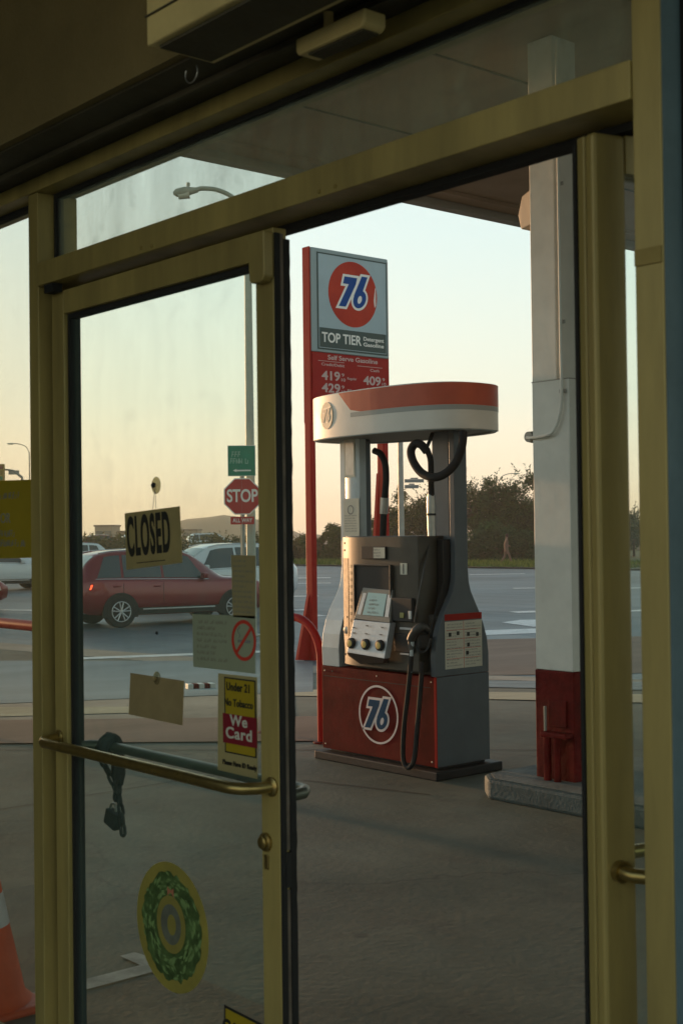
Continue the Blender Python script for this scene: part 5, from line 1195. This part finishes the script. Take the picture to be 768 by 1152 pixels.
gr.build('verge_grass', 'grass', None, kind='stuff', label='rough green grass along the far side of the street', cat='grass')
def tree(name, x, y, z, H, W, label, m, kind='bush', n=2600, seed=0, ls=.16, spiky=False, group=None, cat='bush'):
    rnd = random.Random(seed); o = empty(name, (x,y,z), label, cat, group)
    tr = MB(); th_ = H*(.55 if kind == 'tree' else .3); base_ = Vector((x,y,z))
    top = base_+Vector((rnd.uniform(-.3,.3)*W*.3,0,th_)); tr.tube([base_-Vector((0,0,.1)), base_+Vector((0,0,th_*.5)), top], [H*.030,H*.022,H*.012], 7)
    cl = []
    nc = 26 if kind == 'tree' else 22
    for i in range(nc):
        an = rnd.uniform(0,6.283); rr_ = (rnd.random()**.5)*W/2*.95; hh = rnd.uniform(.14 if kind != 'tree' else .30, .93)
        fall = math.sqrt(max(0.05, 1-(rr_/(W/2))**2*.8)); c = base_+Vector((math.cos(an)*rr_, math.sin(an)*rr_, H*hh*fall)); cl.append((c, rnd.uniform(.09,.20)*max(W,H)*.8))
        if i < 9: tr.tube([top*.6+base_*.4, (top+c)/2+Vector((0,0,.1*H*rnd.random()-.1)), c], [H*.011,H*.007,H*.003], 5)
    tr.build('trunk', 'bark', o, smooth=True)
    cr = MB(); per = n//len(cl)
    for c, r_ in cl:
        for k in range(per):
            d = Vector((rnd.gauss(0,1),rnd.gauss(0,1),rnd.gauss(0,.75))).normalized()*r_*(rnd.random()**.45)*(1+.25*rnd.gauss(0,1)*.5)
            p = c+d
            if p.z < z+.02: p.z = z+.02+rnd.random()*.2
            u_ = Vector((rnd.gauss(0,1),rnd.gauss(0,1),rnd.gauss(0,1))).normalized(); v_ = u_.cross(Vector((rnd.gauss(0,1),rnd.gauss(0,1),rnd.gauss(0,1)))).normalized()
            s1, s2 = ls*rnd.uniform(.6,1.3), ls*rnd.uniform(.25,.5); cr.add([p-u_*s1*.5, p+v_*s2*.5, p+u_*s1*.5, p-v_*s2*.5], [(0,1,2,3)])
        if spiky:
            for j in range(5):
                d = Vector((rnd.gauss(0,.7),rnd.gauss(0,.7),rnd.uniform(.5,1.4))).normalized(); L = rnd.uniform(.5,1.2)*r_*1.7
                for k in range(16):
                    p = c+d*L*k/15; u_ = (d*.6+Vector((rnd.gauss(0,1),rnd.gauss(0,1),rnd.gauss(0,.5)))).normalized(); v_ = u_.cross(Vector((rnd.gauss(0,1),rnd.gauss(0,1),1))).normalized()
                    s1, s2 = ls*rnd.uniform(.7,1.5), ls*.35; cr.add([p, p+u_*s1*.5+v_*s2*.5, p+u_*s1, p+u_*s1*.5-v_*s2*.5], [(0,1,2,3)])
    cr.build('crown', m, o)
    return o
def bush_at(px, ytop, D, W, label, m, **kw):
    q = onD(D, px, 600); g_ = gz(q.x,q.y)+.07; H = (onD(D, px, ytop).z-g_)*1.1
    return tree(kw.pop('nm','bush'), q.x, q.y, g_, H, W, label, m, **kw)
specs = [ # px, ytop, D, W, m, label, kind, spiky
 (336,607,94,3.6,'leafy','low dry shrub left of the price sign post','bush',0),
 (366,592,90,3.4,'leafm','rounded olive shrub just right of the sign post','bush',0),
 (393,584,91,3.6,'leafm','rounded shrub seen between the pump hoses','bush',0),
 (421,578,93,4.2,'leafy','brownish tall shrub behind the left hose of the pump','bush',0),
 (447,562,94,4.0,'leafm','shrub behind the slim street name post','bush',1),
 (470,548,96,4.4,'leafm','spiky-topped tree left of the grey pump post','tree',1),
 (502,540,95,4.6,'leafd','dark tree hidden behind the grey pump post','tree',1),
 (536,520,93,4.6,'leafd','tallest spiky dark tree beside the pump','tree',1),
 (556,549,90,3.4,'leafd','smaller dark tree in the dip beside the tallest one','bush',1),
 (583,545,92,4.4,'leafd','dark broad tree just left of the white column','tree',1),
 (606,538,93,4.6,'leafd','dark tree behind the white column','tree',1),
 (540,592,82,4.0,'leafg','low dark green shrub behind the pedestrian','bush',0),
 (565,588,81,3.8,'leafg','second low green shrub behind the walking person','bush',0),
 (592,590,82,3.8,'leafg','low green shrub by the foot of the white column','bush',0),
 (515,595,82,3.8,'leafg','low shrub against the grey pump post','bush',0),
 (640,560,92,5,'leafd','tree right of the white column, seen past the open door','tree',1),
 (712,575,93,4,'leafd','tree glimpsed through the narrow gap at the right jamb','tree',1)]
for i, (px, yt, D, W, mm, lab, kd, spk) in enumerate(specs):
    bush_at(px, yt, D, W, lab, mm, kind=kd, spiky=bool(spk), seed=100+i, n=9000 if kd == 'tree' else 6500, ls=.24, group='shrubs and trees beyond the street', nm='tree' if kd == 'tree' else 'bush', cat='tree' if kd == 'tree' else 'bush')
# far scrub band and parked-car row at left
for i, (px, yt, W) in enumerate([(95,605,7),(142,606,7),(172,605,6),(202,605,7),(232,606,7),(265,603,7),(300,604,8),(20,606,8),(330,604,7)]):
    bush_at(px, yt+1.5, 100, W*.9, ['low brown scrub on the far verge behind the suv rear','scrub mound behind the closed card','scrub at the right of the closed card','scrub under the distant hill','scrub behind the crossover roof','scrub behind the stop sign post','scrub hidden by the door stile','scrub below the yellow notice in the sidelight','scrub left of the sign post'][i], 'leafy', seed=300+i, n=2200, ls=.34, group='far scrub')

# ------------------------------------------------------------------ hill and far buildings
hl = MB(); Dh = 620; c0 = onD(Dh, 150, 603)
prof = [(-600,606),(-250,606),(-100,605),(20,605),(90,603),(130,601),(170,598),(190,588),(205,584),(228,582),(245,579.5),(258,581),(275,583),(300,588),(330,600),(360,602),(420,604),(620,606)]
n_ = len(prof); rows = 7
for j in range(rows):
    for i, (px, py) in enumerate(prof):
        base_ = onD(Dh, px, 0); base_.z = -.6; k = j/(rows-1); hgt = (onD(Dh, px, py).z+.6)*math.sin(math.pi*k)**.8
        dirn = Vector((base_.x,base_.y,0))-Vector((CAM.x,CAM.y,0)); q = Vector((CAM.x,CAM.y,0))+dirn*(.86+.28*k)
        hl.v.append(Vector((q.x,q.y,-.6+max(0,hgt)*(1 if 0<j<rows-1 else 0))))
for j in range(rows-1):
    for i in range(n_-1): hl.f.append((j*n_+i, j*n_+i+1, (j+1)*n_+i+1, (j+1)*n_+i))
hl.build('hills', 'hill', None, smooth=True, kind='structure')
def building(px0, px1, ytop, D, label, seed):
    a, b_ = onD(D, px0, 606), onD(D, px1, 606); H = onD(D, px0, ytop).z+.6; u_ = Vector((b_.x-a.x,b_.y-a.y,0)); L = u_.length; u_.normalize(); v_ = Vector((-u_.y,u_.x,0)); 
    if v_.dot(Vector((fh.x,fh.y,0))) < 0: v_ = -v_
    o = empty('far_building', (a.x,a.y,-.6), label, 'building', 'far buildings')
    A_ = Vector((a.x,a.y,-.6)); c = A_+u_*L/2+v_*4+Vector((0,0,H/2))
    MB().obox(c, u_*L/2, v_*4, Vector((0,0,H/2))).build('wall', 'bldw', o)
    MB().obox(c+Vector((0,0,H/2+.15)), u_*(L/2+.2), v_*4.2, Vector((0,0,.15))).build('roof', 'bldr', o)
    k = max(2, int(L/2.4))
    for i in range(k):
        MB().obox(A_+u_*L*(i+.5)/k+Vector((0,0,H*.62))-v_*.03, u_*.6, v_*.03, Vector((0,0,.6))).build('window', 'bldg', o)
building(107,127,592.5,240,'small pinkish flat-roofed house on the skyline left of the closed card',1)
building(131,140,599,245,'low house with a chimney touching the closed card on the skyline',2)
building(205,222,597,260,'low building at the foot of the distant hill',3)
building(10,30,598,250,'low far building behind the white car in the sidelight',4)
building(700,730,590,120,'building glimpsed at the right beyond the open door',5)

# ------------------------------------------------------------------ traffic cone
tcn = Vector((on(2,0,-27,1136).x, on(2,0,-27,1136).y, 0))
cn_ = empty('traffic_cone', tcn, 'orange traffic cone with white band outside the left sidelight', 'traffic cone')
tx, ty = tcn.x, tcn.y
hc, r0 = .68, .155
def rc_(z): return r0*(1-(z-.03)/(hc-.03))+.022*((z-.03)/(hc-.03))
MB().prism([(tx+sx*.18,ty+sy*.18,0.0) for sx, sy in ((-1,-1),(1,-1),(1,1),(-1,1))], (0,0,.028)).build('base', 'orange', cn_, bevel=.015, segs=3)
MB().lathe([(r0+.02,.0285),(r0,.045),(rc_(.27),.27)], (tx,ty,0), 32).build('cone_body', 'orange', cn_, smooth=True)
MB().lathe([(rc_(.27)+.001,.2705),(rc_(.37)+.001,.37)], (tx,ty,0), 32).build('reflective_band', 'conewhite', cn_, smooth=True)
MB().lathe([(rc_(.37),.3705),(rc_(.67),.67),(.012,hc)], (tx,ty,0), 32).build('cone_tip', 'orange', cn_, smooth=True)

# ------------------------------------------------------------------ pedestrian
def person():
    D = 75.5; q = onD(D, 569, 620); x, y = q.x, q.y; z = gz(x,y)+.07
    o = empty('person', (x,y,z), 'person walking right along the far verge in dark clothes', 'person')
    f_ = rgt; up_ = Vector((0,0,1)); s_ = to
    def J(a, b_, c): return Vector((0,0,0))+f_*a+s_*b_+up_*c
    js = [J(0,0,.92), J(.0,0,1.15), J(.02,0,1.40), J(.03,0,1.50), J(.05,0,1.60), J(.06,0,1.72),
          J(0,.09,.88), J(.17,.09,.50), J(.30,.09,.08), J(.42,.09,.04),
          J(0,-.09,.88), J(-.06,-.09,.48), J(-.32,-.09,.12), J(-.22,-.09,.04),
          J(.02,.19,1.40), J(-.10,.22,1.14), J(.05,.22,.92), J(.02,-.19,1.40), J(.12,-.22,1.15), J(.30,-.22,1.02)]
    rad = [.13,.12,.14,.055,.09,.07,.095,.065,.045,.035,.095,.065,.045,.035,.06,.045,.035,.06,.045,.035]
    ed_ = [(0,1),(1,2),(2,3),(3,4),(4,5),(0,6),(6,7),(7,8),(8,9),(0,10),(10,11),(11,12),(12,13),(2,14),(14,15),(15,16),(2,17),(17,18),(18,19)]
    me = bpy.data.meshes.new('body'); me.from_pydata(js, ed_, []); ob = bpy.data.objects.new('body', me); COL.objects.link(ob); ob.parent = o
    sk = ob.modifiers.new('s','SKIN'); 
    for i, r_ in enumerate(rad): me.skin_vertices[0].data[i].radius = (r_,r_) if me.skin_vertices else None
    me.skin_vertices[0].data[0].use_root = True
    ss = ob.modifiers.new('u','SUBSURF'); ss.levels = 2; ss.render_levels = 2
    me.materials.append(M['clothtop'])
    hd = MB().lathe([(.03,-.11),(.075,-.07),(.095,0),(.085,.07),(.04,.115)], Vector((x,y,z))+J(.055,0,1.66), 14).build('hair', 'hair', o, smooth=True)
    for a_, b2_ in ((.40,.09),(-.24,-.09)):
        c = Vector((x,y,z))+J(a_,b2_,.05); MB().obox(c, f_*.13, s_*.045, up_*.045).build('shoe', 'shoe', o, bevel=.03)
person()

# ------------------------------------------------------------------ evening haze
hm = bpy.data.materials.new('haze_air'); hm.use_nodes = True; hn = hm.node_tree; hn.nodes.clear()
ho = hn.nodes.new('ShaderNodeOutputMaterial'); hv = hn.nodes.new('ShaderNodeVolumePrincipled'); hv.inputs['Color'].default_value = (.95,.90,.80,1)
hv.inputs['Density'].default_value = 0.0008; hv.inputs['Anisotropy'].default_value = 0.3; hn.links.new(hv.outputs[0], ho.inputs['Volume'])
hz_ = MB().box(-1500,1500,-1500,1500,-1.7,26).build('haze', hm, None); tag(hz_, kind='stuff'); hz_['label'] = 'thin warm evening haze over the street'; hz_['category'] = 'haze'
